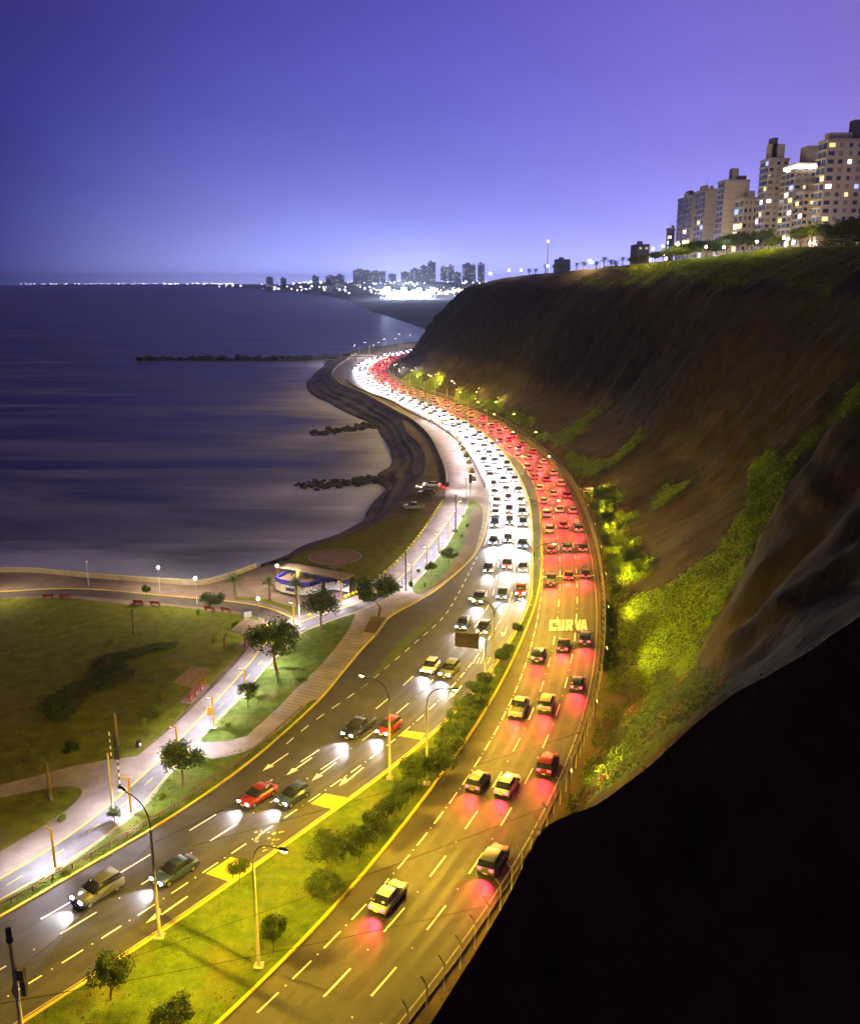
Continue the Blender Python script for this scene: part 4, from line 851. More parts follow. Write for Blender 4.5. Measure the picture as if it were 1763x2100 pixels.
def palm(p, h, cr, size, label, group=None, z=.12):
    t = thing('palm_tree', label, 'palm', (p.x, p.y, z), p.x, group); inst('trunk', PTR, t, scale=(1.5, 1.5, h)); inst('crown', PCR[cr], t, (0, 0, h), None, size); return t
palm(G(104.5, 1644), 4.4, 2, 1.2, 'young palm with few upright fronds on the small curved lawn')
palm(G(241, 1533), 4.4, 2, 1.0, 'tall bare palm trunk with few fronds at the edge of the park lawn')
palm(G(275, 1301), 4.0, 2, .25, 'leafless palm trunk standing in the middle of the park lawn')
palm(G(482, 1224), 3.0, 0, 1.9, 'fan palm left of the kiosk on the seaside promenade')
palm(G(554, 1231), 3.2, 0, 1.7, 'fan palm directly left of the kiosk corner')
palm(G(609, 1248), 4.2, 0, 1.9, 'fan palm in front of the blue and white kiosk')
palm(G(461, 1330), 1.7, 2, .9, 'short palm stump with bright sprout beside the far shelter')
palm(G(716, 1216), 1.5, 0, 1.6, 'low palm at the right end of the kiosk')
for k, (x, y, h, sz) in enumerate([(1188, 1000, 4.5, 2.0), (1225, 1030, 2.2, 2.4), (1240, 1052, 1.8, 2.2), (1256, 1040, 1.6, 2.0)]):
    hp, hn = hit(x, y)
    if hp: palm(hp, h, 0, sz, f"palm on the lit slope behind the cliff fence, {['tallest, left of the purple sign', 'leftmost below the purple sign', 'lowest below the purple sign', 'rightmost below the purple sign'][k]}", 'palms on the slope', hp.z-.1)
SHR = []
for k in range(3):
    rnd = random.Random(70+k); m = MB(); cs = [(Vector((rnd.uniform(-.5, .5), rnd.uniform(-.5, .5), rnd.uniform(.35, .7))), rnd.uniform(.4, .6)) for _ in range(8)]
    for _ in range(1700):
        c, r_ = rnd.choice(cs); d = Vector((rnd.gauss(0, 1), rnd.gauss(0, 1), rnd.gauss(0, 1))).normalized(); leaf(m, c+d*r_*rnd.random()**.4, d+Vector((0, 0, .4)), .16, rnd, .9)
    SHR.append((m.mesh('foliage', IVY), m.mesh('foliage', IVYD)))
M_STEM = MB().tube([(0, 0, -.05), (.05, .02, .5)], [.06, .02], 5).mesh('stem', BARK)
def shrub(p, r_, h, label, k, dark=0, group=None):
    t = thing('shrub', label, 'shrub', p, p.x*2.3, group, (r_, r_, h)); inst('stem', M_STEM, t); inst('foliage', SHR[k % 3][dark], t); return t
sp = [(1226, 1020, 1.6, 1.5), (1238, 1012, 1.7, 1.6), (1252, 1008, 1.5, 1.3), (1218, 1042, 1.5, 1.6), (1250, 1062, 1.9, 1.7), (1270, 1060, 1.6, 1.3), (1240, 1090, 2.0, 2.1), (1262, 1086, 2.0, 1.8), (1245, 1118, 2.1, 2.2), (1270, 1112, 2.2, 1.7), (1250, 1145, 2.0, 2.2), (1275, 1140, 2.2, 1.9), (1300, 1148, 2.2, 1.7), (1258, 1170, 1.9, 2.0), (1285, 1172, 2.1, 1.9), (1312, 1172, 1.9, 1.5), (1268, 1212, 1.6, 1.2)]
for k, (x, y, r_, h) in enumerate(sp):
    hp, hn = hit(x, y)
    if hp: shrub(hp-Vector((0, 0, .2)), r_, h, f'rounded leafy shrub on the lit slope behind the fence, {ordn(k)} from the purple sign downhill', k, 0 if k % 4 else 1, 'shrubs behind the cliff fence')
hs = [pC.at(pC.s_at_y(118)+k*2.1, -5.0)[0] for k in range(13)]
for k, p in enumerate(hs): shrub(p, .75, 1.15, f'clipped hedge bush at the fence foot beside the painted word, {ordn(k)} from the camera', k, 1, 'hedge bushes at the fence foot')
ls = [((127, 1685), .5, .6), ((331, 1640), .5, .6), ((468, 1490), .55, .5), ((322, 1470), .8, 1.3), ((333, 1432), .5, .8), ((296, 1487), .5, .8), ((226, 1320), .5, .5), ((440, 1320), .6, 1.0), ((520, 1283), .9, 1.2), ((483, 1290), .7, 1.1), ((408, 1262), .6, .9), ((680, 1283), .6, .6), ((620, 1398), .8, .7), ((842, 1205), .5, 1.0), ((858, 1175), .5, .6), ((950, 1062), .5, .6), ((958, 1082), .6, .7), ((946, 1103), .5, .6), ((933, 1092), .7, .5), ((870, 1205), .4, .7)]
wh = ['in the small curved lawn', 'in the verge beyond the nearest promenade lamps', 'star-shaped in the lit grass by the prohibition sign', 'leaning at the park path edge', 'beside the red shelter', 'left of the leaning bush on the park lawn', 'alone in the middle of the park lawn', 'behind the far shelter on its left', 'behind the far shelter on its right', 'at the corner of the far shelter', 'beside the benches', 'below the round tree by the sidewalk', 'below the largest tree', 'at the first far promenade lamp', 'beside the second far promenade lamp', 'in the far lit grass strip, topmost', 'in the far lit grass strip, middle', 'in the far lit grass strip near the dark post', 'at the foot of the dark post', 'in the lower end of the lit grass strip']
for k, (q, r_, h) in enumerate(ls): shrub(G(*q)+Vector((0, 0, .1)), r_, h, f'small leafy shrub {wh[k]}', k, 0)
# low flower bed on the lawn
hp_ = catmull(GP(c3, [(238, 930), (300, 870), (400, 810), (515, 780), (508, 700), (600, 650), (740, 622), (850, 590), (1000, 578), (985, 602), (800, 655), (700, 690), (762, 742), (735, 790), (640, 822), (540, 858), (490, 900), (425, 985), (335, 1032), (262, 1005)]), 3, True)
rnd = random.Random(2); m = MB(); m2 = MB(); x0, x1 = min(p.x for p in hp_), max(p.x for p in hp_); y0, y1 = min(p.y for p in hp_), max(p.y for p in hp_); pl2 = [(p.x, p.y) for p in hp_]
o_ = Vector(((x0+x1)/2, (y0+y1)/2, .09)); cnt = 0
while cnt < 9000:
    x, y = rnd.uniform(x0, x1), rnd.uniform(y0, y1)
    if not inpoly(x, y, pl2): continue
    cnt += 1; z = .1+(noise.noise(Vector((x*.9, y*.9, 0)))*.5+.5)*.75*rnd.random()**.5; leaf(m if noise.noise(Vector((x*.35, y*.35, 5))) < .12 else m2, Vector((x, y, z))-Vector((o_.x, o_.y, 0)), Vector((0, 0, 1)), .24, rnd, 1.0)
t = thing('low_hedge', 'low irregular bed of dark shrubs crossing the park lawn', 'hedge', o_); m.build('foliage', IVYD, t); m2.build('dry_foliage', leafmat('bed_brown_leaf', (.07, .055, .015), (.10, .08, .02)), t)

# ================================================================== FURNITURE OF THE PROMENADE
def bench(p, a, label):
    t = thing('park_bench', label, 'bench', (p.x, p.y, .07), a, 'red benches along the park road')
    for i in range(3): MB().box((0, -.12+i*.17, .46), (1.9, .14, .05)).build('seat_slat', REDW, t)
    for i in range(3): MB().box((0, .30+i*.05, .58+i*.16), (1.9, .05, .13)).build('back_slat', REDW, t)
    for s in (-.75, .75): MB().box((s, .05, .22), (.09, .48, .44)).box((s, .36, .66), (.07, .07, .55)).build('leg', REDW, t)
    return t
for k, q in enumerate([(275, 322), (370, 324), (780, 356), (875, 362), (1180, 392), (1270, 398)]):
    p = G(*c3(*q)); n = pcy.n[0]; i = Path(PR).near(p); nn = normals(PR)[i]; bench(p, math.atan2(nn.y, nn.x)-math.pi/2+math.pi, f"red wooden bench facing the park road, {['leftmost', 'second from the left', 'third from the left', 'fourth from the left', 'fifth from the left', 'rightmost'][k]}")
def pergola(p, a, label):
    t = thing('shelter', label, 'shelter', (p.x, p.y, .1), a, 'red shelters beside the path')
    for x in (-2.3, -.8, .8, 2.3): MB().box((x, -.9, 1.2), (.13, .13, 2.4)).build('post', REDW, t)
    MB().box((0, -.9, 2.42), (5.2, .12, .14)).build('beam', REDW, t); MB().box((0, .5, 2.62), (5.2, .10, .12)).build('beam', REDW, t)
    for k in range(12):
        m = MB().box((0, -1.55+k*.245, 0), (5.6, .225, .05)); m.v = [(x, y, 2.55+y*.14+z) for x, y, z in m.v]; m.build('roof_board', ROOFW, t)
    MB().box((0, -.55, .45), (4.2, .42, .08)).build('seat', REDW, t)
    for x in (-1.6, 0, 1.6): MB().box((x, -.55, .2), (.3, .3, .42)).build('seat_block', CONCP, t)
    MB().poly([Vector((-2.8, -1.3, 0)), Vector((2.8, -1.3, 0)), Vector((2.8, .6, 0)), Vector((-2.8, .6, 0))], .02).build('floor_slab', PINK, t)
pa = G(*c3(1040, 925)); pb = G(*c3(1150, 818)); dd = pb-pa; pergola((pa+pb)/2+Vector((-.6, .6, 0)), math.atan2(dd.y, dd.x), 'red post shelter with board roof, the nearer of two')
pa = G(*c3(1355, 612)); pb = G(*c3(1440, 540)); dd = pb-pa; pergola((pa+pb)/2+Vector((-.6, .6, 0)), math.atan2(dd.y, dd.x), 'red post shelter with board roof, the farther one near the globe lamp')
# yellow ball bollards
M_BALL = MB().lathe([(.05, 0), (.20, .06), (.29, .2), (.30, .32), (.24, .48), (.12, .57), (.02, .6)], n=10).mesh('bollard', mat('ball_yellow', (.70, .62, .03), (.6, .52, .03), 3, rough=.6), True)
bl = resample(GP(c4, [(975, 640), (1062, 575), (1140, 490), (1212, 405), (1262, 340), (1318, 260), (1370, 180), (1425, 95)]), 1.0); n_ = 27; pbl = Path(bl)
for k in range(n_):
    p = pbl.at(pbl.len*k/(n_-1))[0]; tag(inst('ball_bollard', M_BALL, None, (p.x, p.y, .10)), f'yellow ball bollard edging the promenade, {ordn(k)} counted from the kiosk end', 'bollard', 'yellow ball bollards')
for k, q in enumerate([(728, 790), (754, 778), (782, 768), (808, 757), (230, 1028), (160, 1005), (468, 925)]):
    p = G(*c4(*q)); tag(inst('ball_bollard', M_BALL, None, (p.x, p.y, .12)), 'yellow ball bollard '+['leftmost of the four behind the round trees', 'second of the four behind the round trees', 'third of the four behind the round trees', 'rightmost of the four behind the round trees', 'behind the largest tree', 'at the park path beside the globe lamp', 'half hidden below the round tree'][k], 'bollard', 'yellow ball bollards')
# rails
m0, m1 = pLE.near(Vector((-45, 57, 0))), pLE.near(G(648, 1446)); RL = Path(offset(LE[m0:m1], 1.0))
t = thing('guard_rail', 'low rusty guard rail between the verge and the seaward lanes', 'guard rail', RL.p[0]); o_ = RL.p[0]
m = MB(); P = [p-o_ for p in RL.p]; m.tube([p+Vector((0, 0, .62)) for p in P], .07, 6); m.build('rail', RUST, t); m = MB(); m.tube([p+Vector((0, 0, .40)) for p in P], .05, 6); m.build('rail', RUST, t)
M_GP = MB().box((0, 0, .3), (.12, .12, .72)).mesh('post', RUST); s = 0
while s < RL.len: inst('post', M_GP, t, RL.at(s)[0]-o_+Vector((0, 0, .05))); s += 2.0
BRW = mat('wall_render', (.20, .14, .085), (.27, .2, .125), .8, rough=.9, world=True)
t = thing('promenade_wall', 'long curved low wall edging the promenade above the beach', 'wall', WALL[0]); m = MB().curb([p-WALL[0] for p in WALL], -.1, .25, -.3, .95); m.build('wall_body', BRW, t); m = MB().curb([p-WALL[0] for p in WALL], -.16, .31, .952, 1.03); m.build('coping', CONCP, t); MB().box((0, -.2, .6), (.9, .6, 1.3)).build('end_block', DMET, t)
SWL = resample(catmull(GP(ident, [(-120, 1180), (-60, 1176), (55, 1174), (183, 1185), (329, 1196), (428, 1198), (525, 1165)]), 4), 2); t = thing('sea_wall', 'pale stone parapet between the seaside promenade and the water', 'wall', SWL[0]); MB().curb([p-SWL[0] for p in SWL], -.15, .35, -6.0, .95).build('parapet', mat('sea_wall_stone', (.22, .17, .12), (.30, .24, .17), .7, world=True, rough=.9), t); MB().curb([p-SWL[0] for p in SWL], -.2, .4, .952, 1.04).build('coping', CONCP, t)
RW = Path(LE[pLE.near(G(996, 1000)):pLE.near(G(711, 778))]); o_ = RW.p[0]; t = thing('road_barrier', 'long dark barrier between the planters and the white-lit lanes', 'barrier', o_)
MB().curb([p-o_ for p in RW.p], .25, .5, 0, .75).build('barrier_body', mat('barrier_concrete', (.16, .11, .09), (.22, .16, .13), 1, world=True), t); MB().tube([p-o_+Vector((0, 0, 1.05)) for p in offset(RW.p, .38)], .04, 5).build('hand_rail', DMET, t)
for k, q in enumerate(PLT):
    p = G(*c6(*q))+Vector((.9, .2, 0)); t = thing('planter', f'square brick planter with a shrub on the curved promenade, {ordn(k)} from the parked cars', 'planter', (p.x, p.y, .12), 0, 'planters along the promenade'); inst('planter_box', M_PBX, t); inst('foliage', SHR[k % 3][0], t, (0, 0, .35), None, (.75, .6, .9))
pt = GP(c4, [(850, 1055), (945, 1065), (1028, 945), (905, 938)]); t = thing('raised_planter', 'raised wedge planter holding the round tree at the road bend', 'planter', (pt[0].x, pt[0].y, .12)); pts = [p-pt[0] for p in pt]
MB().curb(pts+[pts[0]], -.1, .15, 0, .4).build('rim', CONC, t); MB().poly(pts, .33).build('soil', EARTH, t)
# bins, signs, posts
p = G(*c1(800, 500)); t = thing('litter_bin', 'tilted black cylindrical litter bin at the park path edge', 'bin', (p.x, p.y, .1), .4); m = MB().lathe([(.30, .25), (.33, .3), (.33, 1.05), (.30, 1.08)], n=12); m.v = [(x+z*.25, y, z) for x, y, z in m.v]; m.build('drum', mat('bin_black', (.02, .02, .022), rough=.4), t, True); MB().tube([(0, 0, 0), (.05, 0, 1.0)], .04, 6).build('post', DMET, t); MB().box((.35, -.33, .62), (.2, .02, .25)).build('sticker', WHT, t)
p = G(*c3(1385, 425)); t = thing('refuse_container', 'grey metal refuse container beside the park path end', 'container', (p.x, p.y, .08), .5); MB().box((0, 0, .55), (1.3, .9, 1.0)).build('body', GALV, t); MB().box((0, 0, 1.09), (1.36, .96, .06)).build('lid', DMET, t)
for k, (q, h, box) in enumerate([((700, 725), 3.4, 1), ((650, 562), 3.4, 0)]):
    p = G(*c1(*q)); t = thing('striped_post', ['black and white striped post carrying a dark signal box', 'black and white striped post without box on the lawn edge'][k], 'post', (p.x, p.y, .12))
    for s in range(8): MB().tube([(0, 0, s*h/8), (0, 0, (s+1)*h/8-.005)], .07, 8).build('stripe', WHT if s % 2 else DMET, t)
    if box: MB().box((0, 0, h+.5), (.55, .4, 1.05)).build('signal_box', DMET, t)
p = G(*c1(1233, 385)); t = thing('prohibition_sign', 'small white prohibition sign with red ring on the cycle path edge', 'sign', (p.x, p.y, .13), 0); MB().tube([(0, 0, 0), (0, 0, 2.2)], .035, 6).build('post', RUST, t); MB().box((0, -.05, 2.35), (.75, .03, 1.0)).build('panel', WHT, t)
rg = MB(); RED = mat('sign_red', (.5, .03, .03)); 
for k in range(24):
    a, b_ = k*math.pi/12, (k+1)*math.pi/12; rg.add([(math.cos(a)*.30, -.07, 2.5+math.sin(a)*.30), (math.cos(b_)*.30, -.07, 2.5+math.sin(b_)*.30), (math.cos(b_)*.23, -.07, 2.5+math.sin(b_)*.23), (math.cos(a)*.23, -.07, 2.5+math.sin(a)*.23)], [(0, 1, 2, 3)])
rg.add([(-.2, -.072, 2.66), (-.16, -.072, 2.7), (.2, -.072, 2.34), (.16, -.072, 2.3)], [(0, 1, 2, 3)]); rg.build('ring', RED, t); MB().box((0, -.07, 2.0), (.5, .01, .09)).build('text_bar', DMET, t)
# road sign seen from behind
p = G(994, 1403); t = thing('road_sign', 'large road sign panel seen from its back on a cantilever pole', 'road sign', (p.x, p.y, .13), facing(p, 1)); MB().tube([(0, 0, 0), (0, 0, 7.2)], [.15, .13], 10).build('pole', GALV, t, True)
for z in (6.5, 5.5): MB().tube([(0, 0, z), (4.3, 0, z)], .05, 6).build('bracket', GALV, t)
MB().box((2.55, .10, 6.0), (3.3, .05, 2.1)).build('panel', mat('sign_back', (.07, .055, .055), (.10, .08, .075), 2, rough=.6, metal=.4), t)
for x in (.95, 1.75, 2.55, 3.35, 4.15): MB().box((x, .05, 6.0), (.06, .05, 2.1)).build('stiffener', DMET, t)
for z in (4.98, 6.0, 7.02): MB().box((2.55, .045, z), (3.3, .05, .06)).build('stiffener', DMET, t)
# purple sign on the slope
hp, hn = hit(1206, 1010); PUR = mat('sign_purple', (.14, .04, .32), rough=.5)
p = AT(1206, 1007, hp.y-1.5); t = thing('slope_sign', 'purple sign board with white lower edge standing on the slope', 'sign', (p.x, p.y, p.z)); MB().box((0, 0, .55), (2.6, .08, 1.0)).build('board', PUR, t); MB().box((0, -.005, -.03), (2.7, .1, .17)).build('lower_edge', WHT, t)
for s in (-1, 1): MB().tube([(s*1.0, .08, -1.8), (s*1.0, .08, .9)], .05, 6).build('leg', GALV, t)
MB().box((-.25, -.046, .72), (1.4, .012, .17)).build('text_bar', WHT, t); MB().box((-.28, -.046, .42), (.45, .012, .14)).build('text_bar', WHT, t); MB().lathe([(.02, 0), (.2, .01), (.2, .02)], n=8).build('emblem', WHT, t).matrix_local = Matrix.Translation((.82, -.046, .62)) @ Matrix.Rotation(R(90), 4, 'X')
# traffic signal mast at the lower left
p = G(52, 2165); t = thing('traffic_signal', 'dark traffic signal mast with cables at the lower left corner', 'traffic light', (p.x, p.y, .12), 0); MB().tube([(0, 0, 0), (0, 0, 6), (0, 0, 9.8)], [.17, .14, .11], 10).build('mast', CONCP, t, True); MB().lathe([(.22, 9.3), (.26, 9.4), (.26, 9.6), (.2, 9.65), (.2, 10.4), (.12, 10.45)], n=12).build('cap', DMET, t, True)
b_ = MB().box((.42, .05, 6.7), (.5, .45, .8)).build('signal_box', DMET, t)
for k, z in enumerate((6.0, 5.6, 5.2)): 
    h_ = MB().box((.55, .0, z), (.36, .36, .36)).build('signal_head', DMET, t); MB().lathe([(.13, 0), (.15, .14)], (0, 0, 0), 10).build('visor', DMET, h_).matrix_local = Matrix.Translation((.55, .18, z)) @ Matrix.Rotation(R(-90), 4, 'X')
for k in range(3): MB().tube([(.16, .1*k-.1, 7.2), (-.3-.05*k, .1, 5.2), (.12, .1, 3.4)], .025, 5).build('cable', DMET, t)
CAB = mat('cable_black', (.012, .012, .012))
def cable(a, b, sag, label):
    m = MB(); P = [a.lerp(b, k/14)-a+Vector((0, 0, -sag*4*(k/14)*(1-k/14))) for k in range(15)]; m.tube(P, .022, 4); o = m.build('overhead_cable', CAB); o.location = a; tag(o, label, 'cable', 'overhead cables'); return o
tm = Vector((p.x, p.y, 0)); LA, LB, LC, LDp = G(328, 1925), G(531, 1985), G(799, 1599), G(875, 1610)
cable(tm+Vector((0, 0, 6.9)), LA+Vector((0, 0, 9.0)), .5, 'overhead cable from the traffic signal mast to the nearest street lamp')
cable(LA+Vector((0, 0, 9.0)), LC+Vector((0, 0, 8.0)), .7, 'overhead cable linking the two lamps whose arms reach over the seaward lanes')
cable(LC+Vector((0, 0, 7.6)), G(1010.8, 1388)+Vector((0, 0, 7.6)), .6, 'overhead cable from the lamp by the yellow crossing to the lamp behind the road sign')
for k, (s, q) in enumerate([(pC.s_at_y(66), LA+Vector((-6, -14, 6.5))), (pC.s_at_y(80), LB+Vector((-8, -6, 6.0))), (pC.s_at_y(96), LA+Vector((2, 4, 6.0)))]):
    cable(pC.at(s, -4.5)[0]+Vector((0, 0, 2.9)), q, .3, f'thin dark cable crossing the cliffside lanes from the fence, {ordn(k)} from the camera')

# ================================================================== CLIFF FENCE
pF = Path(FEN); s0 = pF.s_at_y(46); s1 = pF.s_at_y(600); t = thing('cliff_fence', 'long fence of steel posts with bent tops along the cliff foot', 'fence', pF.at(s0)[0]); o_ = t.location.copy()
m = MB().tube([(0, 0, -.1), (0, 0, 2.45), (-.10, 0, 2.6), (-.52, 0, 3.05)], .055, 6); M_FP = m.mesh('post', GALV, True); s = s0; tops = []; k = 0
while s < s1 and k < 290:
    q, d = pF.at(s); a = math.atan2(-d.x, d.y)+math.pi*0; n = Vector((d.y, -d.x, 0)); inst('post', M_FP, t, q-o_, (0, 0, math.atan2(n.y, n.x))); tops.append(q-o_); s += 2.6; k += 1
for z in (.6, 1.4, 2.3): MB().tube([q+Vector((0, 0, z)) for q in tops], .008, 3).build('wire', DMET, t)
# loose stones at the fence foot
rnd = random.Random(8); rk = bmesh.new(); bmesh.ops.create_icosphere(rk, subdivisions=1, radius=1)
for q in rk.verts: q.co *= rnd.uniform(.7, 1.15); q.co.z *= .7
M_RK = []
for s in range(4):
    b2 = rk.copy(); r2 = random.Random(s)
    for q in b2.verts: q.co *= r2.uniform(.75, 1.2)
    me = bpy.data.meshes.new('rock'); b2.to_mesh(me); me.materials.append(ROCK); M_RK.append(me)
# groynes
def groyne(label, pts, n, r0, r1, spread, seed, z=-5.0):
    rnd = random.Random(seed); P = Path(resample(pts, 1.0)); t = thing('rock_groyne', label, 'groyne', P.p[0]); o = P.p[0]
    for k in range(n):
        s = P.len*(k+rnd.random())/n; f_ = s/P.len; q, d = P.at(s, rnd.gauss(0, spread)*(1.1-.5*f_)); r_ = rnd.uniform(r0, r1)
        inst('rock', M_RK[k % 4], t, (q.x-o.x, q.y-o.y, z-o.z+rnd.uniform(-.3, .6)*r_+f_*.5), (rnd.uniform(-.5, .5), rnd.uniform(-.5, .5), rnd.uniform(0, 6)), (r_*rnd.uniform(.8, 1.3), r_, r_*rnd.uniform(.7, 1)))
groyne('short heap of dark boulders running out from the beach, the farther of two', GP(c6, [(180, 872), (240, 845), (400, 835), (530, 815), (690, 790)], -5), 110, .6, 1.9, 1.9, 1)
groyne('scattered dark boulders in the surf below the parked cars, the nearer of two', GP(c6, [(50, 1320), (180, 1290), (350, 1290), (520, 1260), (760, 1270)], -5), 120, .5, 1.5, 2.6, 2)
gp = [G(285, 739, -5), G(400, 737.5, -5), G(520, 738, -5), G(640, 738, -5), G(700, 734, -5)]
groyne('long dark rock breakwater crossing the bay', gp, 150, 2.2, 3.6, 1.6, 3)

# ================================================================== KIOSK
fr = GP(ck, [(235, 745), (335, 792), (530, 832), (750, 847), (950, 785), (1040, 772), (1375, 690)]); o_ = fr[3].copy(); kt = thing('beach_kiosk', 'low white kiosk with blue parapet band and open flat roof', 'kiosk', (o_.x, o_.y, .06))
fr = [p-o_ for p in fr]; bk = [G(714, 1180, 3.4)-o_, G(594, 1158, 3.4)-o_]; bk = [Vector((q.x, q.y, 0)) for q in bk]; ring = fr+bk; n_ = len(ring)
for i in range(n_):
    a, b_ = ring[i], ring[(i+1) % n_]; d = (b_-a); Ln = d.length; rz = math.atan2(d.y, d.x); mid = (a+b_)/2
    if i == 4:
        MB().box((mid.x+.2, mid.y+.25, 1.05), (Ln*.8, .06, 2.05), rz).build('door', mat('brown_door', (.16, .07, .03)), kt); MB().box((mid.x, mid.y, 2.35), (Ln, .2, .6), rz).build('parapet', BLUEB, kt); continue
    MB().box((mid.x, mid.y, .12), (Ln+.02, .16, .24), rz).build('plinth', DMET, kt)
    MB().box((mid.x, mid.y, .98), (Ln+.12, .2, 1.46), rz).build('wall', WALLW, kt); MB().box((mid.x, mid.y, 2.16), (Ln+.16, .26, .88), rz).build('parapet', BLUEB, kt)
for fx in (.25, .5, .72):
    a, b_ = ring[3], ring[4]; d = b_-a; q = a.lerp(b_, fx); rz = math.atan2(d.y, d.x); MB().box((q.x+.03, q.y-.14, 2.05), (.42, .08, .5), rz).build('window', GLASS, kt)
a, b_ = ring[1], ring[2]; q = a.lerp(b_, .65); d = b_-a; MB().box((q.x, q.y-.14, 1.0), (1.8, .1, .6), math.atan2(d.y, d.x)).build('serving_hatch', mat('hatch_blue', (.05, .05, .16)), kt)
MB().poly(ring, 2.0).build('roof', mat('roof_brown', (.12, .075, .045), (.17, .11, .07), 1.2, rough=.9), kt)
tk = Vector((ck(612, 500)[0], 0, 0)); q = G(*ck(612, 545), 2.0)-o_; MB().lathe([(.55, 2.0), (.58, 2.1), (.58, 3.2), (.45, 3.5), (.15, 3.58)], (q.x, q.y, 0), 14).build('water_tank', mat('tank_plastic', (.42, .30, .12), rough=.6), kt, True)
a, b_ = bk[1], bk[0]; d = b_-a; rz = math.atan2(d.y, d.x); mid = (a+b_)/2; MB().box((mid.x-.2, mid.y-1.0, 3.45), (d.length+1.5, 3.0, .14), rz).build('shed_roof', ROOFW, kt)
for k in range(8): q = a.lerp(b_, (k+.5)/8); MB().box((q.x, q.y-2.2, 2.7), (.12, .12, 1.4), rz).build('post', DMET, kt)
for k in (0, 2, 4, 6): q = a.lerp(b_, (k+1)/8); MB().box((q.x, q.y-.6, 2.6), (d.length/9, .08, 1.2), rz).build('pane', mat('dusty_glass', (.12, .12, .08), rough=.3), kt)

# ================================================================== FOOTBRIDGE
yb = 628.0; A = AT(*c6(398, 205), yb); B_ = AT(*c6(980, 206), yb); zb = A.z; t = thing('footbridge', 'pale concrete footbridge spanning the road at the far bend', 'footbridge', (A.x, yb, 0)); Ln = B_.x-A.x+14
PALEC = mat('bridge_concrete', (.42, .32, .24), (.50, .40, .30), 1, rough=.8)
MB().box((Ln/2, 0, zb), (Ln, 2.6, .55)).build('deck', PALEC, t)
for s in (-1.2, 1.2):
    MB().box((Ln/2, s, zb+1.35), (Ln, .06, .07)).build('hand_rail', DMET, t)
    for k in range(30): MB().box((k*Ln/29, s, zb+.8), (.07, .07, 1.1)).build('baluster', DMET, t)
for x in (.8, 4.2, 7.6): MB().box((x, 0, (zb-.28)/2), (.7, .9, zb-.28)).build('column', PALEC, t)
MB().box((1.5, .2, zb+.9), (5.6, 2.4, 1.2)).build('stair_house', ROOFW, t); MB().box((1.5, .2, zb+1.75), (6.2, 3.0, .3)).build('stair_roof', mat('bridge_roof', (.12, .07, .05)), t)
MB().box((Ln*.62, -.3, (zb-.28)/2), (.6, .6, zb-.28)).build('column', PALEC, t)
for k in range(8): MB().box((-1-k*1.1, -3, zb-.3-k*.6), (1.2, 1.8, .2)).build('stair_step', PALEC, t)

# ================================================================== APARTMENT BLOCKS ON THE CLIFF TOP
BEIGE = mat('beige_render', (.44, .36, .29), (.50, .42, .34), .15, rough=.9, detail=6); GREYR = mat('grey_render', (.34, .30, .28), (.40, .36, .33), .15, rough=.9); SLAB = mat('floor_slab', (.34, .30, .28), rough=.85); DARKB = mat('dark_render', (.10, .085, .10), rough=.9)
PANE = [mat('pane_dark', (.03, .035, .06), rough=.12, spec=.8), mat('pane_blue', (.10, .12, .24), rough=.2, spec=.7), mat('pane_curtain', (.22, .19, .18), rough=.6), mat('lit_warm', (.5, .4, .2), emit=(1, .78, .38), es=1.3), mat('lit_white', (.6, .6, .6), emit=(1, .95, .92), es=2.4), mat('lit_blue', (.3, .4, .8), emit=(.28, .42, 1), es=1.6), mat('lit_yellow', (.6, .6, .2), emit=(.85, .85, .25), es=1.0), mat('far_lit_white', (.6, .6, .6), emit=(.8, .85, 1), es=.8), mat('far_lit_warm', (.6, .5, .4), emit=(1, .8, .55), es=.6)]
WM = {}
def pane(w_, h_, k, parent, loc, rz):
    key = (round(w_, 2), round(h_, 2), k)
    if key not in WM: WM[key] = MB().box((0, 0, 0), (w_, .16, h_)).mesh('window', PANE[k])
    return inst('window', WM[key], parent, loc, (0, 0, rz))
FRM = {}
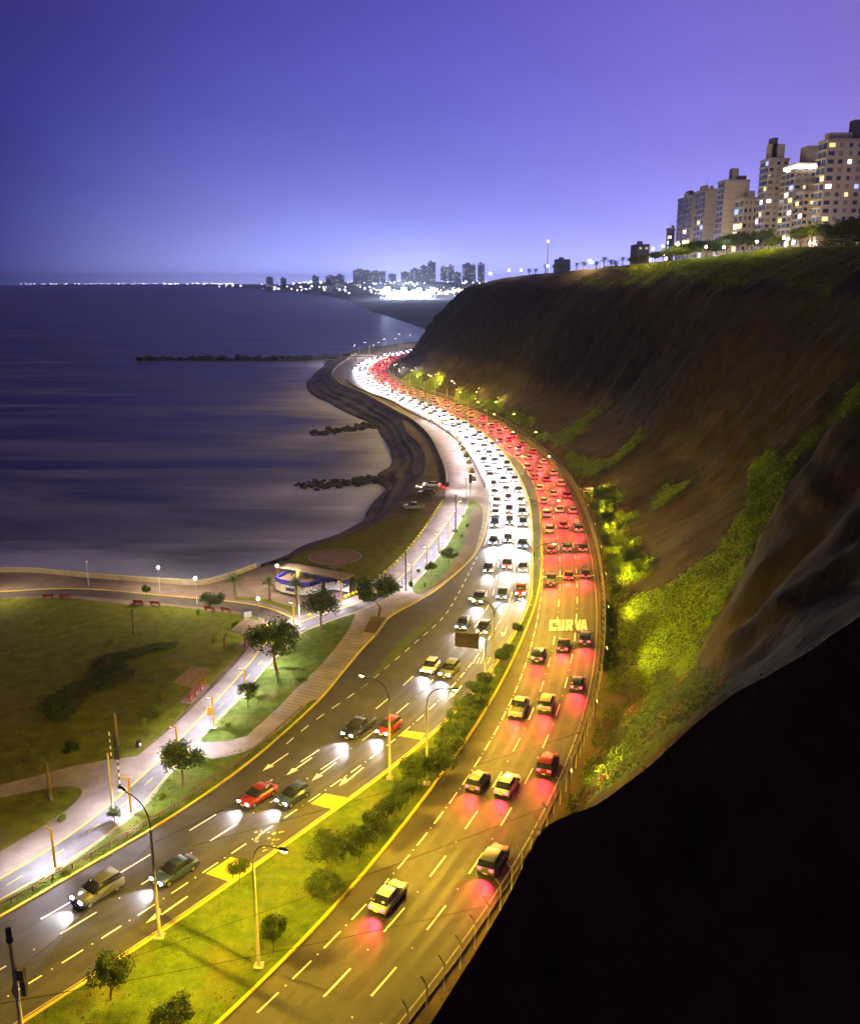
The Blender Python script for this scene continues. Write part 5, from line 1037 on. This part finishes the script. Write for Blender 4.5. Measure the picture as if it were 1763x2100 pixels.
def building(label, a, b, c, top, Y, storeys, cf, cs, wall, sidewall, seed, roof=(), lit=.08, sidew=True, balc=True, zbase=60.0, lits=()):
    rnd = random.Random(seed); n0 = AT(b, 480, Y); X = n0.x; ua = (a-881.5)/F; Yf = (X/ua+3)/math.cos(PITCH); Yf = min(max(Yf, Y+8), Y+48); x1 = AT(c, 480, Y).x; zt = AT(b, top, Y).z; h = zt-zbase; sh = h/storeys; W, Dp = x1-X, Yf-Y
    t = thing('apartment_building', label, 'building', (X, Y, zbase), 0, 'apartment blocks on the cliff top')
    MB().box((W/2, Dp/2, h/2-4), (W, Dp, h+8)).build('wall', wall, t)
    if sidewall is not wall: MB().box((W/2+.2, -.1, h/2-4), (W-.3, .2, h+8)).build('side_wall', sidewall, t)
    MB().box((W/2, Dp/2, h+.5), (W+.5, Dp+.5, 1.0)).build('roof_edge', SLAB, t)
    for k, (rx, rw, rh) in enumerate(roof): MB().box((W*rx, Dp*.4, h+1+rh/2), (W*rw, min(Dp*.5, 8), rh)).build('roof_house', GREYR if k % 2 == 0 else DARKB, t)
    MB().tube([(W*.3, Dp*.3, h+1), (W*.3, Dp*.3, h+5.5)], .09, 4).build('antenna', DMET, t); MB().lathe([(.9, h+1), (.95, h+2.6), (.3, h+3)], (W*.72, Dp*.25, 0), 8).build('water_tank', GREYR, t, True)
    for k in range(storeys):
        z = k*sh
        MB().box((-.35 if balc else -.02, Dp/2, z+.12), (1.1 if balc else .3, Dp+.1, .22)).build('balcony' if balc else 'floor_band', SLAB, t)
        for j in range(cf):
            w_ = Dp/cf*.74; r_ = rnd.random(); kk = (4 if r_ < lit*.5 else 3 if r_ < lit else 5 if r_ < lit*1.25 else 1 if r_ < .72 else 0); pane(w_, sh*.62, kk, t, (-.07, (j+.5)*Dp/cf, z+sh*.52), math.pi/2)
        if sidew:
            for j in range(cs):
                if (j*7+3) % 5 == 4 and cs > 3 and False: continue
                w_ = W/cs*(.62, .42, .36, .42, .88, .90, .45, .7)[j % 8]; r_ = rnd.random(); kk = lits.get((k, j)) if isinstance(lits, dict) and (k, j) in lits else (4 if r_ < lit*.4 else 3 if r_ < lit*.7 else 2 if r_ < .45 else 0)
                pane(w_, sh*.50, kk, t, ((j+.5)*W/cs, -.20 if sidewall is not wall else -.06, z+sh*.55), 0)
        else: MB().box((W/2, -.22, z+.1), (W-.4, .1, .12)).build('floor_band', mat('band_grey', (.22, .17, .14)), t)
    return t, X, Y, x1, zt
building('small dark block at the far left end of the cliff-top towers', 1363, 1372, 1383, 470, 640, 8, 2, 2, DARKB, DARKB, 1, lit=.22, balc=False)
building('glass fronted tower, leftmost tall one of the cliff-top row', 1382, 1414, 1428, 402, 560, 14, 4, 2, GREYR, BEIGE, 2, [(.5, 1.2, 2), (.4, .6, 3)], lit=.07, sidew=False)
building('beige tower with blank side wall, second of the cliff-top row', 1417, 1440, 1464, 390, 522, 14, 3, 2, GREYR, BEIGE, 3, [(.2, .4, 2)], lit=.06, sidew=False)
building('grey tower with wide blank side wall and roof house, third of the row', 1461, 1478, 1528, 372, 470, 15, 2, 2, GREYR, BEIGE, 4, [(.45, .25, 5.5), (.7, .4, 2)], lit=.03, sidew=False)
building('low block with curved balconies between two grey towers', 1498, 1520, 1548, 408, 452, 9, 2, 3, BEIGE, BEIGE, 5, [(.6, .5, 3)], lit=.18)
building('tall narrow tower with dark roof house, left of the floodlit roof', 1543, 1563, 1604, 328, 422, 17, 3, 3, GREYR, GREYR, 6, [(.45, .7, 6), (.3, .25, 8.5)], lit=.10)
tb, X, Y, x1, zt = building('wide tower with a row of bright lights along its roof', 1588, 1618, 1676, 338, 402, 16, 3, 4, BEIGE, GREYR, 7, [(.7, .55, 7)], lit=.12)
for k in range(13):
    x = (x1-X)*(k+.5)/13; MB().box((x, -.55, zt-60-.6), (1.5, .3, 1.0)).build('roof_light', mat('roof_lamp', (1, 1, 1), emit=(1, .86, .74), es=16), tb)
for k in range(4): MB().box((-.5, 1.5+k*3, zt-60-.6), (.3, 1.6, 1.0)).build('roof_light', MATS['roof_lamp'], tb)
building('low stepped block in front of the floodlit tower', 1625, 1640, 1674, 395, 384, 11, 2, 3, BEIGE, BEIGE, 8, [(.6, .5, 3)], lit=.16)
NS_ = 15
building('nearest tall tower with many square windows at the right edge', 1668, 1678, 1830, 289, 352, NS_, 2, 8, BEIGE, BEIGE, 9, [(.18, .3, 2.2), (.42, .16, 6.5)], lit=.04, balc=True, lits={(14, 0): 6, (14, 4): 3, (13, 4): 4, (9, 0): 4, (9, 3): 5, (8, 4): 4, (9, 4): 3, (2, 4): 4, (2, 5): 4, (8, 2): 3})

# trees, palms and lamps along the cliff edge
rnd = random.Random(31)
def topz(x, y): 
    r_ = BV.ray_cast(Vector((x, y, 200)), Vector((0, 0, -1))); return r_[0].z if r_[0] else 60
def skyline(x, back=0.0):
    y = 480
    while y < 660:
        hp, _ = hit(x, y)
        if hp is not None:
            d = Vector((hp.x, hp.y, 0)).normalized(); q = hp+d*back; q.z = topz(q.x, q.y); return q
        y += .7
    return AT(x, 560, 450)
ARA = MB(); AT_ = MB().tube([(0, 0, 0), (0, 0, 1)], [.03, .008], 6).mesh('trunk', BARK)
for k in range(13):
    z = .12+k*.068; r_ = .30*(1-k/14)+.03
    for j in range(9):
        a = j*2*math.pi/9+k*.4; d = Vector((math.cos(a), math.sin(a), 0)); sd = Vector((-d.y, d.x, 0))
        for q in range(5):
            f0, f1 = q/5, (q+1)/5; p0 = d*r_*f0+Vector((0, 0, z+.03*math.sin(f0*3))); p1 = d*r_*f1+Vector((0, 0, z+.03*math.sin(f1*3))); wd = .035
            ARA.add([p0+sd*wd, p1+sd*wd*.8+Vector((0, 0, .01)), p1-sd*wd*.8-Vector((0, 0, .01)), p0-sd*wd], [(0, 1, 2, 3)])
ARM = ARA.mesh('crown', mat('pine_needle', (.018, .030, .016), (.03, .045, .02), 3))
for k, (x, top, Y) in enumerate([(1688, 452, 285), (1712, 446, 280), (1738, 440, 275), (1760, 432, 270), (1725, 462, 262), (1700, 470, 268), (1752, 452, 258)]):
    b_ = skyline(x, 25+k*4); Y = b_.y; z0 = b_.z; h = max(6, AT(x, top, Y).z-z0); t = thing('araucaria_tree', f'dark tiered conifer before the nearest tower, {ordn(k)} placed from the left group', 'conifer', (b_.x, Y, z0-.2), k, 'tiered conifers on the cliff top', (h*1.3, h*1.3, h)); inst('trunk', AT_, t); inst('crown', ARM, t)
rowt = [(1300, 528, 330, 4), (1316, 527, 330, 4.4), (1345, 522, 320, 5), (1362, 518, 318, 5.5), (1384, 515, 315, 6), (1405, 513, 312, 6.5), (1425, 512, 310, 6.5), (1448, 512, 305, 6.5), (1468, 510, 303, 6), (1490, 510, 300, 7), (1508, 510, 298, 7), (1528, 510, 295, 7.5), (1562, 508, 290, 6), (1590, 506, 285, 5), (1640, 502, 270, 6), (1665, 500, 262, 7), (1690, 500, 255, 6), (1715, 498, 250, 6), (1745, 497, 245, 7), (1765, 497, 240, 6)]
for k, (x, y, Y, h) in enumerate(rowt):
    b_ = skyline(x, 12+(k*7) % 20); z0 = b_.z; tree(Vector((b_.x, b_.y, 0)), h*.62, h, f'dark bushy tree on the cliff edge below the towers, {ordn(k)} from the left', BIG if k % 2 else SML, k, 'trees on the cliff edge', None, z0-.3)
pr_ = [(1085, 350, 430), (1098, 350, 430), (1118, 350, 415), (1135, 350, 415), (1150, 350, 400), (1166, 350, 395), (1182, 350, 385), (1196, 345, 380), (1222, 345, 370), (1238, 345, 365), (1252, 345, 360), (1262, 340, 355), (1276, 340, 350), (1560, 300, 300), (1575, 300, 300), (1545, 300, 302)]
for k, (x, _, Y) in enumerate(pr_):
    b_ = skyline(x, rnd.uniform(2, 8) if k < 13 else 45); z0 = b_.z; palm(Vector((b_.x, b_.y, 0)), rnd.uniform(2.0, 4.0) if k < 13 else 8, 0, rnd.uniform(1.6, 2.3), f'palm silhouetted on the cliff edge, {ordn(k)} from the left', 'palms on the cliff edge', z0-.2)
for k, (x, y, Y, c_, pw) in enumerate([(1005, 563, 500, 0, 1), (1043, 556, 470, 1, .6), (1068, 558, 450, 0, .6), (1122, 547, 420, 0, .6), (1208, 538, 375, 1, 1.5), (1213, 545, 368, 0, 1), (1337, 512, 345, 1, .8), (1387, 503, 330, 1, 2.4), (1446, 508, 318, 0, .8), (1483, 510, 310, 0, 1), (1550, 511, 300, 0, 1), (1605, 490, 296, 1, 1.6), (1613, 507, 285, 0, 1), (1357, 506, 350, 0, .6)]):
    b_ = skyline(x, 5); Y = b_.y; p = AT(x, y, Y); z0 = b_.z; h = min(9, max(2.5, p.z-z0)); t = thing('cliff_lamp', f"{'amber' if c_ else 'white'} lit lamp on the cliff edge, {ordn(k)} from the far tip", 'lamp post', (b_.x, Y, z0), 0, 'lamps on the cliff edge')
    MB().tube([(0, 0, -.3), (0, 0, h)], [.07, .05], 6).build('post', DMET, t); r_ = .38*Y/330*math.sqrt(pw); MB().lathe([(.05, h), (r_, h+r_*.5), (r_, h+r_*1.3), (.05, h+r_*1.9)], n=8).build('globe', mat('amber_globe', (.9, .7, .3), emit=(1, .66, .12), es=60) if c_ else mat('white_globe', (.9, .9, .9), emit=(1, .95, .95), es=60), t, True)
    point('lamp_light', f'top{c_}{pw}', (15000 if c_ else 5000)*pw, SODIUM if c_ else LED, t, (0, 0, h+2.2*r_+.2), .3)
for k, (x, y) in enumerate([(128, 318), (126, 362), (125, 408), (125, 455), (126, 505), (130, 552)]):  # unseen lamps added before the towers to brighten their facades
    z0 = topz(x, y); t = thing('added_facade_lamp', f'added warm white lamp brightening the tower facades, {ordn(k)} from the right', 'street lamp', (x, y, z0), 0, 'added lamps before the towers'); MB().tube([(0, 0, -.3), (0, 0, 8)], [.09, .06], 6).build('post', DMET, t); MB().lathe([(.05, 8), (.3, 8.1), (.3, 8.4), (.05, 8.6)], n=8).build('globe', MATS['white_globe'], t, True); point('lamp_light', 'avenue', 17000, (1, .86, .72), t, (0, 0, 9.2), .3)
p = AT(1122, 545, 700); t = thing('antenna_mast', 'thin white antenna mast with a red light on top', 'mast', (p.x, 700, 50)); h = AT(1122, 497, 700).z-50; MB().tube([(0, 0, 0), (0, 0, h)], [.8, .45], 6).build('mast_body', mat('mast_white', (.7, .65, .8), emit=(.6, .55, 1), es=.35), t); MB().lathe([(.3, h), (.9, h+.8), (.3, h+1.8)], n=6).build('beacon', mat('beacon_red', (.5, .05, .05), emit=(1, .2, .2), es=14), t)  # mast body is given a faint glow of its own; only the beacon is a lamp

# ================================================================== FAR COAST
fw = [Vector((30, 850, -5))]+[G(*q, -5) for q in [(880, 682), (845, 668), (800, 652), (760, 640), (728, 626), (708, 615), (668, 607), (620, 601), (560, 595), (500, 590.5), (440, 588), (300, 586), (60, 585.5)]]
far_land = MAT_FL = mat('far_land', (.05, .045, .05), (.09, .08, .085), .004, world=True, rough=.9)
FWp = resample(fw, 120); m = MB(); n_ = len(FWp); v = []; f = []
for p in FWp:
    bf = 320+(110-320)*sst(3000, 3500, p.y)
    for j, (dd_, z) in enumerate([(0, -6), (15, -3), (50, 1), (bf, 4), (bf+45, 36), (bf+80, 47), (bf+500, 51), (bf+3500, 58)]):
        x = p+Vector((1, .15, 0))*dd_; sc_ = 1 if p.y < 7000 else .35; v.append((x.x, x.y, z*(1+.18*noise.noise(x*.003))*sc_ if z > 3 else z))
for i in range(n_-1):
    for j in range(7): a = i*8+j; f.append((a, a+1, a+9, a+8))
MB().add(v, f).build('far_coast', MAT_FL, kind='structure', smooth_=True)
FBV = BVHTree.FromPolygons([Vector(q) for q in v], f)
def farz(x, y):
    r_ = FBV.ray_cast(Vector((x, y, 500)), Vector((0, 0, -1))); return r_[0].z if r_[0] else 0
FARB = mat('far_block', (.13, .12, .17), rough=.9)
for k, (x0, x1, top, Y, lab) in enumerate([(724, 757, 553, 4300, 'wide far block'), (757, 790, 556, 4350, 'second wide far block'), (822, 842, 558, 3900, 'low far block'), (842, 862, 551, 3850, 'stepped far block'), (862, 878, 545, 3850, 'middle far tower'), (876, 893, 537, 3800, 'tallest far tower'), (903, 918, 547, 3750, 'slim far tower'), (919, 931, 544, 3700, 'second slim far tower'), (948, 975, 541, 3600, 'broad dark far tower'), (980, 993, 540, 3550, 'lone far tower nearest the cliff tip'), (545, 558, 568, 5200, 'small far block'), (575, 585, 570, 5000, 'second small far block'), (640, 652, 566, 4800, 'third small far block'), (668, 690, 566, 4700, 'low wide far block'), (690, 705, 563, 4600, 'fourth small far block'), (796, 812, 562, 4100, 'squat far block'), (932, 945, 558, 3700, 'squat block between slim and broad far towers'), (1303, 1328, 500, 900, 'hazy block behind the cliff-top trees'), (1140, 1168, 531, 1500, 'pale block behind the cliff-edge palms')]):
    A_ = AT(x0, 572, Y); B_ = AT(x1, 572, Y); zt = AT(x0, top, Y).z; z0 = farz(A_.x, Y)-2 if Y > 2000 else 50; W = B_.x-A_.x; h = zt-z0; t = thing('far_building', f'{lab} on the hazy coast skyline', 'building', (A_.x, Y, z0), 0, 'far blocks on the skyline'); MB().box((W/2, 15, h/2), (W, 30, h)).build('wall', FARB, t); rnd = random.Random(k+100)
    MB().box((W*.4, 12, h+h*.04), (W*.3, 10, h*.08)).build('roof_house', FARB, t)
    nw, nh = max(2, int(W/9)), max(3, int(h/8))
    for i in range(nw):
        for j in range(nh):
            if rnd.random() < .3: pane(4.5 if Y > 2000 else 2, 3.5 if Y > 2000 else 1.8, 7 if rnd.random() < .6 else 8, t, ((i+.5)*W/nw, -.2, (j+.6)*h/nh), 0)
# far lights: lamps and lit houses of the coast read as one string
rnd = random.Random(77); groups = [MB(), MB(), MB(), MB()]
def flight(x, y, z, r_, k): groups[k].lathe([(r_*.5, 0), (r_, r_*.7), (r_*.5, r_*1.4)], (x, y, z), 5)
for k in range(130):                            # along the horizon to the left
    x = 25+455*(rnd.random()**.8); Y = 12500; p = AT(x, 582+rnd.uniform(-.8, .8), Y); flight(p.x, Y-rnd.uniform(0, 60), p.z, rnd.uniform(3.5, 7)*(1.3 if x > 330 else .8), rnd.choice([0, 0, 1, 2, 0]))
for k in range(420):
    x = rnd.uniform(450, 1000); y = rnd.choice([rnd.gauss(579, 2.0), rnd.gauss(574, 2), rnd.gauss(592, 4)]) if x < 760 else rnd.choice([rnd.gauss(574, 2), rnd.gauss(580, 3), rnd.gauss(600, 6)])
    if x > 880 and y > 610: continue
    r0 = FBV.ray_cast(Vector((0, 0, H)), ray(x, y).normalized())
    if r0[0] is None: continue
    q = r0[0]; flight(q.x, q.y-8, q.z+3, q.y*.00062*rnd.uniform(.6, 1.7), rnd.choice([0, 0, 0, 1, 2]))
for k in range(60):
    x = 905+rnd.random()*60; y = 603-(x-905)*.12+rnd.gauss(0, 2.2); r0 = FBV.ray_cast(Vector((0, 0, H)), ray(x, y).normalized())
    if r0[0]: q = r0[0]; flight(q.x, q.y-5, q.z+3, q.y*.0007*rnd.uniform(.7, 1.4), 1)
for g_, (nm, em, es) in zip(groups, (('far_lamp_white', (.92, .92, 1), 9), ('far_lamp_amber', (1, .62, .3), 7), ('far_lamp_blue', (.45, .6, 1), 7))):
    o = g_.build('far_town_lights', mat(nm, (.8, .8, .8), emit=em, es=es), kind='stuff'); tag(o, {'far_lamp_white': 'white', 'far_lamp_amber': 'amber', 'far_lamp_blue': 'bluish'}[nm]+' lights strung along the far coast', 'lights')
# the floodlit sports ground on the far shore
EFL = mat('stadium_lamp', (1, 1, 1), emit=(.72, .84, 1), es=160)
r0 = FBV.ray_cast(Vector((0, 0, H)), ray(838, 612).normalized()); sp_ = r0[0] if r0[0] else G(838, 612)
t = thing('floodlit_ground', 'dazzling floodlit sports ground on the far shore', 'sports ground', (sp_.x, sp_.y, sp_.z))
MB().box((0, 0, .5), (170, 90, 1)).build('pitch', mat('pitch_turf', (.10, .16, .08)), t)
for k in range(11):
    x = -82+k*16.4; y = -30 if k % 2 else 25; hh = 20+8*math.sin(k*2.1); MB().tube([(x, y, 0), (x, y, hh)], [.8, .5], 6).build('light_mast', GALV, t); MB().box((x, y-1, hh), (15, 1.2, 11+4*math.sin(k*1.7))).build('lamp_bank', EFL, t); MB().box((x*.8, y-3, hh-14), (14, 1.2, 9)).build('lamp_bank', EFL, t)
for k in range(3): point('pitch_light', 'stad', 5.0e5, (.40, .55, 1), t, (-55+k*55, -20, 30), 3)

# ================================================================== CARS
def loft(m, secs):
    v = []; f = []; n = 8
    for x, zl, zt, w_, wt in secs:
        ch = min(.16, (zt-zl)*.3); v += [(x, -w_*.92, zl), (x, -w_, zl+ch), (x, -w_, zt-ch), (x, -wt, zt), (x, wt, zt), (x, w_, zt-ch), (x, w_, zl+ch), (x, w_*.92, zl)]
    for i in range(len(secs)-1):
        for k in range(n): f.append((i*n+k, (i+1)*n+k, (i+1)*n+(k+1) % n, i*n+(k+1) % n))
    f += [tuple(range(n)), tuple(reversed(range((len(secs)-1)*n, len(secs)*n)))]
    m.add(v, [tuple(reversed(q)) for q in f]); return m
CARS = {}
def car_type(name, body, house, roof, wheels, L2, bed=None):
    wm = MB().tube([(0, -.11, 0), (0, .11, 0)], .33, 14); rm = MB().tube([(0, -.118, 0), (0, .118, 0)], .20, 10)
    CARS[name] = dict(body=loft(MB(), body), house=loft(MB(), house).mesh('windows', GLASS, True), roof=loft(MB(), roof), wheel=wm.mesh('wheel', TYRE), rim=rm.mesh('rim', RIM), wx=wheels, L2=L2, bed=bed,
        hl=MB().box((0, 0, 0), (.10, .42, .17)).mesh('headlight', E_HEAD), hlo=MB().box((0, 0, 0), (.10, .42, .17)).mesh('headlight', mat('lamp_glass', (.35, .35, .38), rough=.15)), tl=MB().box((0, 0, 0), (.08, .36, .18)).mesh('tail_light', E_TAIL), tlo=MB().box((0, 0, 0), (.08, .36, .18)).mesh('tail_light', mat('tail_off', (.25, .01, .01), rough=.3)), bp=MB().box((0, 0, 0), (.12, 1.5, .22)).mesh('bumper', DMET))
car_type('sedan', [(-2.2, .38, .80, .74, .62), (-2.05, .24, .95, .86, .72), (-1.2, .20, .98, .90, .78), (0, .20, .97, .90, .78), (1.0, .20, .95, .89, .76), (1.9, .24, .82, .85, .68), (2.2, .36, .66, .70, .52)], [(-1.75, .93, .98, .76, .72), (-1.15, .93, 1.40, .80, .60), (.20, .93, 1.43, .80, .60), (1.05, .93, .98, .78, .74)], [(-1.1, 1.38, 1.44, .62, .50), (-.4, 1.40, 1.49, .63, .52), (.22, 1.40, 1.46, .62, .50)], (-1.35, 1.38), 2.2)
car_type('hatchback', [(-1.85, .34, .90, .76, .66), (-1.75, .22, 1.05, .85, .74), (-.8, .20, 1.04, .87, .76), (.9, .20, .98, .86, .74), (1.6, .24, .84, .82, .66), (1.85, .36, .68, .70, .52)], [(-1.78, 1.0, 1.08, .76, .70), (-1.5, 1.0, 1.50, .78, .60), (.1, 1.0, 1.52, .78, .60), (.95, .98, 1.02, .76, .72)], [(-1.5, 1.48, 1.54, .62, .50), (-.6, 1.5, 1.58, .62, .52), (.12, 1.5, 1.55, .60, .48)], (-1.2, 1.2), 1.85)
car_type('suv', [(-2.2, .42, 1.0, .82, .70), (-2.1, .30, 1.15, .92, .80), (-.8, .28, 1.14, .94, .82), (1.0, .28, 1.10, .93, .80), (1.95, .30, .98, .88, .72), (2.2, .42, .82, .76, .58)], [(-2.1, 1.1, 1.16, .84, .78), (-1.85, 1.1, 1.68, .85, .68), (.15, 1.1, 1.70, .85, .68), (1.0, 1.08, 1.14, .84, .78)], [(-1.85, 1.66, 1.73, .70, .56), (-.8, 1.68, 1.77, .70, .58), (.2, 1.68, 1.73, .68, .54)], (-1.35, 1.38), 2.2)
car_type('pickup', [(-2.6, .45, .98, .84, .74), (-2.5, .34, 1.12, .92, .84), (-.7, .30, 1.12, .93, .84), (1.0, .30, 1.12, .92, .80), (2.2, .34, 1.02, .88, .72), (2.6, .48, .84, .76, .58)], [(-.85, 1.08, 1.16, .84, .80), (-.65, 1.08, 1.72, .85, .68), (.55, 1.08, 1.74, .85, .68), (1.35, 1.06, 1.14, .84, .78)], [(-.65, 1.70, 1.77, .70, .56), (0, 1.72, 1.80, .70, .58), (.58, 1.72, 1.77, .68, .54)], (-1.65, 1.65), 2.6, True)
PAINT = {'white': (.62, .62, .62), 'silver': (.36, .37, .39), 'grey': (.13, .135, .14), 'black': (.018, .018, .02), 'dark red': (.22, .02, .02), 'blue': (.03, .05, .17), 'beige': (.34, .29, .21)}
BM = {}; M_MIR = MB().box((0, 0, 0), (.14, .20, .13)).mesh('mirror', DMET); M_PIL = MB().box((0, 0, 0), (.09, .03, .44)).mesh('pillar', DMET); M_SEAM = MB().box((0, 0, 0), (.02, .012, .55)).mesh('door_seam', TYRE); M_SILL = MB().box((0, 0, 0), (2.0, .05, .10)).mesh('sill', TYRE); M_PLATE = MB().box((0, 0, 0), (.02, .42, .12)).mesh('number_plate', WHT); M_GRI = MB().box((0, 0, 0), (.06, .62, .15)).mesh('grille', TYRE)
def car(kind, colr, p, a, label, lights, beam=0.0, tail=0.0, detail=True, group=None, z=.004):
    K = CARS[kind]; t = thing('car' if kind != 'pickup' else 'pickup_truck', label, 'car' if kind != 'pickup' else 'pickup', (p.x, p.y, z), a, group)
    pm_ = mat('car_paint_'+colr.replace(' ', '_'), PAINT[colr], rough=.28, spec=.6)
    for part in ('body', 'roof'):
        if (kind, colr, part) not in BM: BM[(kind, colr, part)] = K[part].mesh(part, pm_, True)
        inst(part, BM[(kind, colr, part)], t)
    inst('windows', K['house'], t)
    if detail or True:
        for x in K['wx']:
            for y in (-.80, .80):
                w_ = inst('wheel', K['wheel'], t, (x, y, .33))
                if detail: inst('rim', K['rim'], w_)
    if K['bed']: MB().box((-1.65, 0, 1.14), (1.6, 1.45, .04)).build('load_bed', DMET, t)
    zf = .66 if kind in ('sedan', 'hatchback') else .84
    for y in (-.58, .58):
        inst('headlight', K['hl'] if lights in ('both', 'head') else K['hlo'], t, (K['L2']-.06, y, zf)); inst('tail_light', K['tl'] if lights in ('both', 'tail') else K['tlo'], t, (-K['L2']+.0, y, zf+.14))
    if detail:
        wB = .90 if kind in ('sedan', 'hatchback') else .94; zB = .95 if kind in ('sedan', 'hatchback') else 1.12; hx = {'sedan': (-1.0, .75), 'hatchback': (-1.2, .7), 'suv': (-1.5, .75), 'pickup': (-.6, 1.05)}[kind]
        for y in (-1, 1):
            inst('mirror', M_MIR, t, (hx[1], y*(wB+.06), zB+.06)); inst('pillar', M_PIL, t, ((hx[0]+hx[1])/2-.15, y*.735, zB+.24), (R(20)*y, 0, 0)); inst('door_seam', M_SEAM, t, ((hx[0]+hx[1])/2-.15, y*(wB-.002), .62)); inst('sill', M_SILL, t, (0, y*(wB-.03), .26))
        inst('number_plate', M_PLATE, t, (K['L2']+.05, 0, .46)); inst('number_plate', M_PLATE, t, (-K['L2']-.05, 0, .58)); inst('grille', M_GRI, t, (K['L2']-.045, 0, zf-.02))
    if detail: inst('bumper', K['bp'], t, (K['L2']-.02, 0, .42)); inst('bumper', K['bp'], t, (-K['L2']+.02, 0, .45))
    if beam: spot('headlight_beam', f'beam{beam}', P_HEAD*beam, HEAD, 84, .6, t, (K['L2']+.10, 0, zf+.05), (0, R(-62), 0), .05)
    if tail: spot('tail_glow', f'tail{tail}', P_TAIL*tail, TAIL, 104, .7, t, (-K['L2']-.16, 0, zf+.2), (0, R(48), 0), .05)
    return t
rnd = random.Random(12); kinds = ['sedan', 'suv', 'hatchback', 'suv', 'sedan', 'hatchback', 'pickup']; cols_ = ['white', 'silver', 'grey', 'black', 'dark red', 'blue', 'beige', 'grey', 'black', 'blue', 'dark red']
lane_names = ['median side', 'middle', 'seaward']
for li, off in enumerate((1.75, 4.9, 8.1)):
    s = pML.s_at_y(150 if li == 0 else 62)+(0, 9, 3)[li]; k = 0; end = pML.s_at_y(745)
    while s < end:
        q, d = pML.at(s, off); kd_ = rnd.choice(kinds); cl_ = rnd.choice(cols_); y = q.y
        car(kd_, cl_, q+Vector((rnd.uniform(-.2, .2), 0, 0)), math.atan2(-d.y, -d.x)+rnd.uniform(-.02, .02), f'{cl_} {kd_} with lit headlights coming toward the camera in the {lane_names[li]} lane, {ordn(k)}', 'head', 1.0 if y > 170 else .26, 0, y < 260, 'oncoming cars')
        k += 1; s += (rnd.uniform(15, 23) if y < 130 else rnd.uniform(13, 19) if y < 190 else rnd.uniform(9.5, 13.5))
for li, off in enumerate((4.65, 1.5, -1.6)):
    s = pC.s_at_y(66)+(0, 22, 9)[li]; k = 0; end = pC.s_at_y(690)
    while s < end:
        q, d = pC.at(s, off)
        if 128 < q.y < 154: s += 6; continue
        kd_ = rnd.choice(kinds); cl_ = rnd.choice(cols_); y = q.y
        car(kd_, cl_, q, math.atan2(d.y, d.x)+rnd.uniform(-.02, .02), f'{cl_} {kd_} driving away with red tail lights in the {["median side", "middle", "cliffside"][li]} lane, {ordn(k)}', 'tail', 0, 1.0, y < 260, 'departing cars')
        k += 1; s += (rnd.uniform(16, 24) if y < 160 else rnd.uniform(13, 18))
p = G(*c6(980, 1488)); car('pickup', 'grey', p, R(176), 'dark pickup truck parked on the dirt above the beach', 'none', z=-.09)
p = G(*c6(1090, 1366)); car('sedan', 'black', p, R(178), 'black sedan parked behind the pickup above the beach', 'none', z=-.09)
p = G(*c6(1135, 1300)); car('sedan', 'white', p, R(172), 'white car with lights on beside the end of the promenade wall', 'both', .35, .6, z=-.09)
# white and red signal at the far kerb
for q, lab in ((c6(800, 585), 'dark traffic signal standing at the seaward kerb of the far bend'), (c6(1073, 595), 'dark traffic signal on the far thin median'), (c6(1457, 1385), 'short signal post with litter bin beside the far promenade')):
    p = G(*q); t = thing('traffic_signal', lab, 'traffic light', (p.x, p.y, .1)); MB().tube([(0, 0, 0), (0, 0, 5.5)], .10, 6).build('mast', DMET, t); MB().box((0, 0, 4.6), (.7, .5, 2.2)).build('signal_box', DMET, t)

for o in C.objects:                             # stuff that nobody could count still says what it is
    if o.get('kind') == 'stuff' and 'label' not in o:
        tag(o, {'creeper_ground_cover': 'bright green creepers carpeting the lit lower slope', 'slope_scrub': 'dark tangled scrub at the foot of the near slope', 'bougainvillea_blossom': 'magenta bougainvillea blossom in the dark scrub', 'dry_scrub': 'dry brown twigs in the slope scrub', 'lawn_grass': 'short tufts of grass on median and park lawns'}.get(o.name.split('.')[0], o.name), 'plants')

# ================================================================== NIGHT HAZE OVER THE BAY
hz = MB().box((0, 8250, 85), (35000, 17900, 184)).build('haze', MATS['far_land'], kind='stuff'); hz.data.materials.clear(); tag(hz, 'thin night haze over the bay', 'haze')
hm = bpy.data.materials.new('night_haze'); hm.use_nodes = True; t = hm.node_tree; t.nodes.clear(); pv = t.nodes.new('ShaderNodeVolumePrincipled'); pv.inputs['Color'].default_value = (.85, .88, 1, 1); pv.inputs['Density'].default_value = HAZE; pv.inputs['Anisotropy'].default_value = 0.8; ho = t.nodes.new('ShaderNodeOutputMaterial'); t.links.new(pv.outputs[0], ho.inputs['Volume']); hz.data.materials.append(hm)
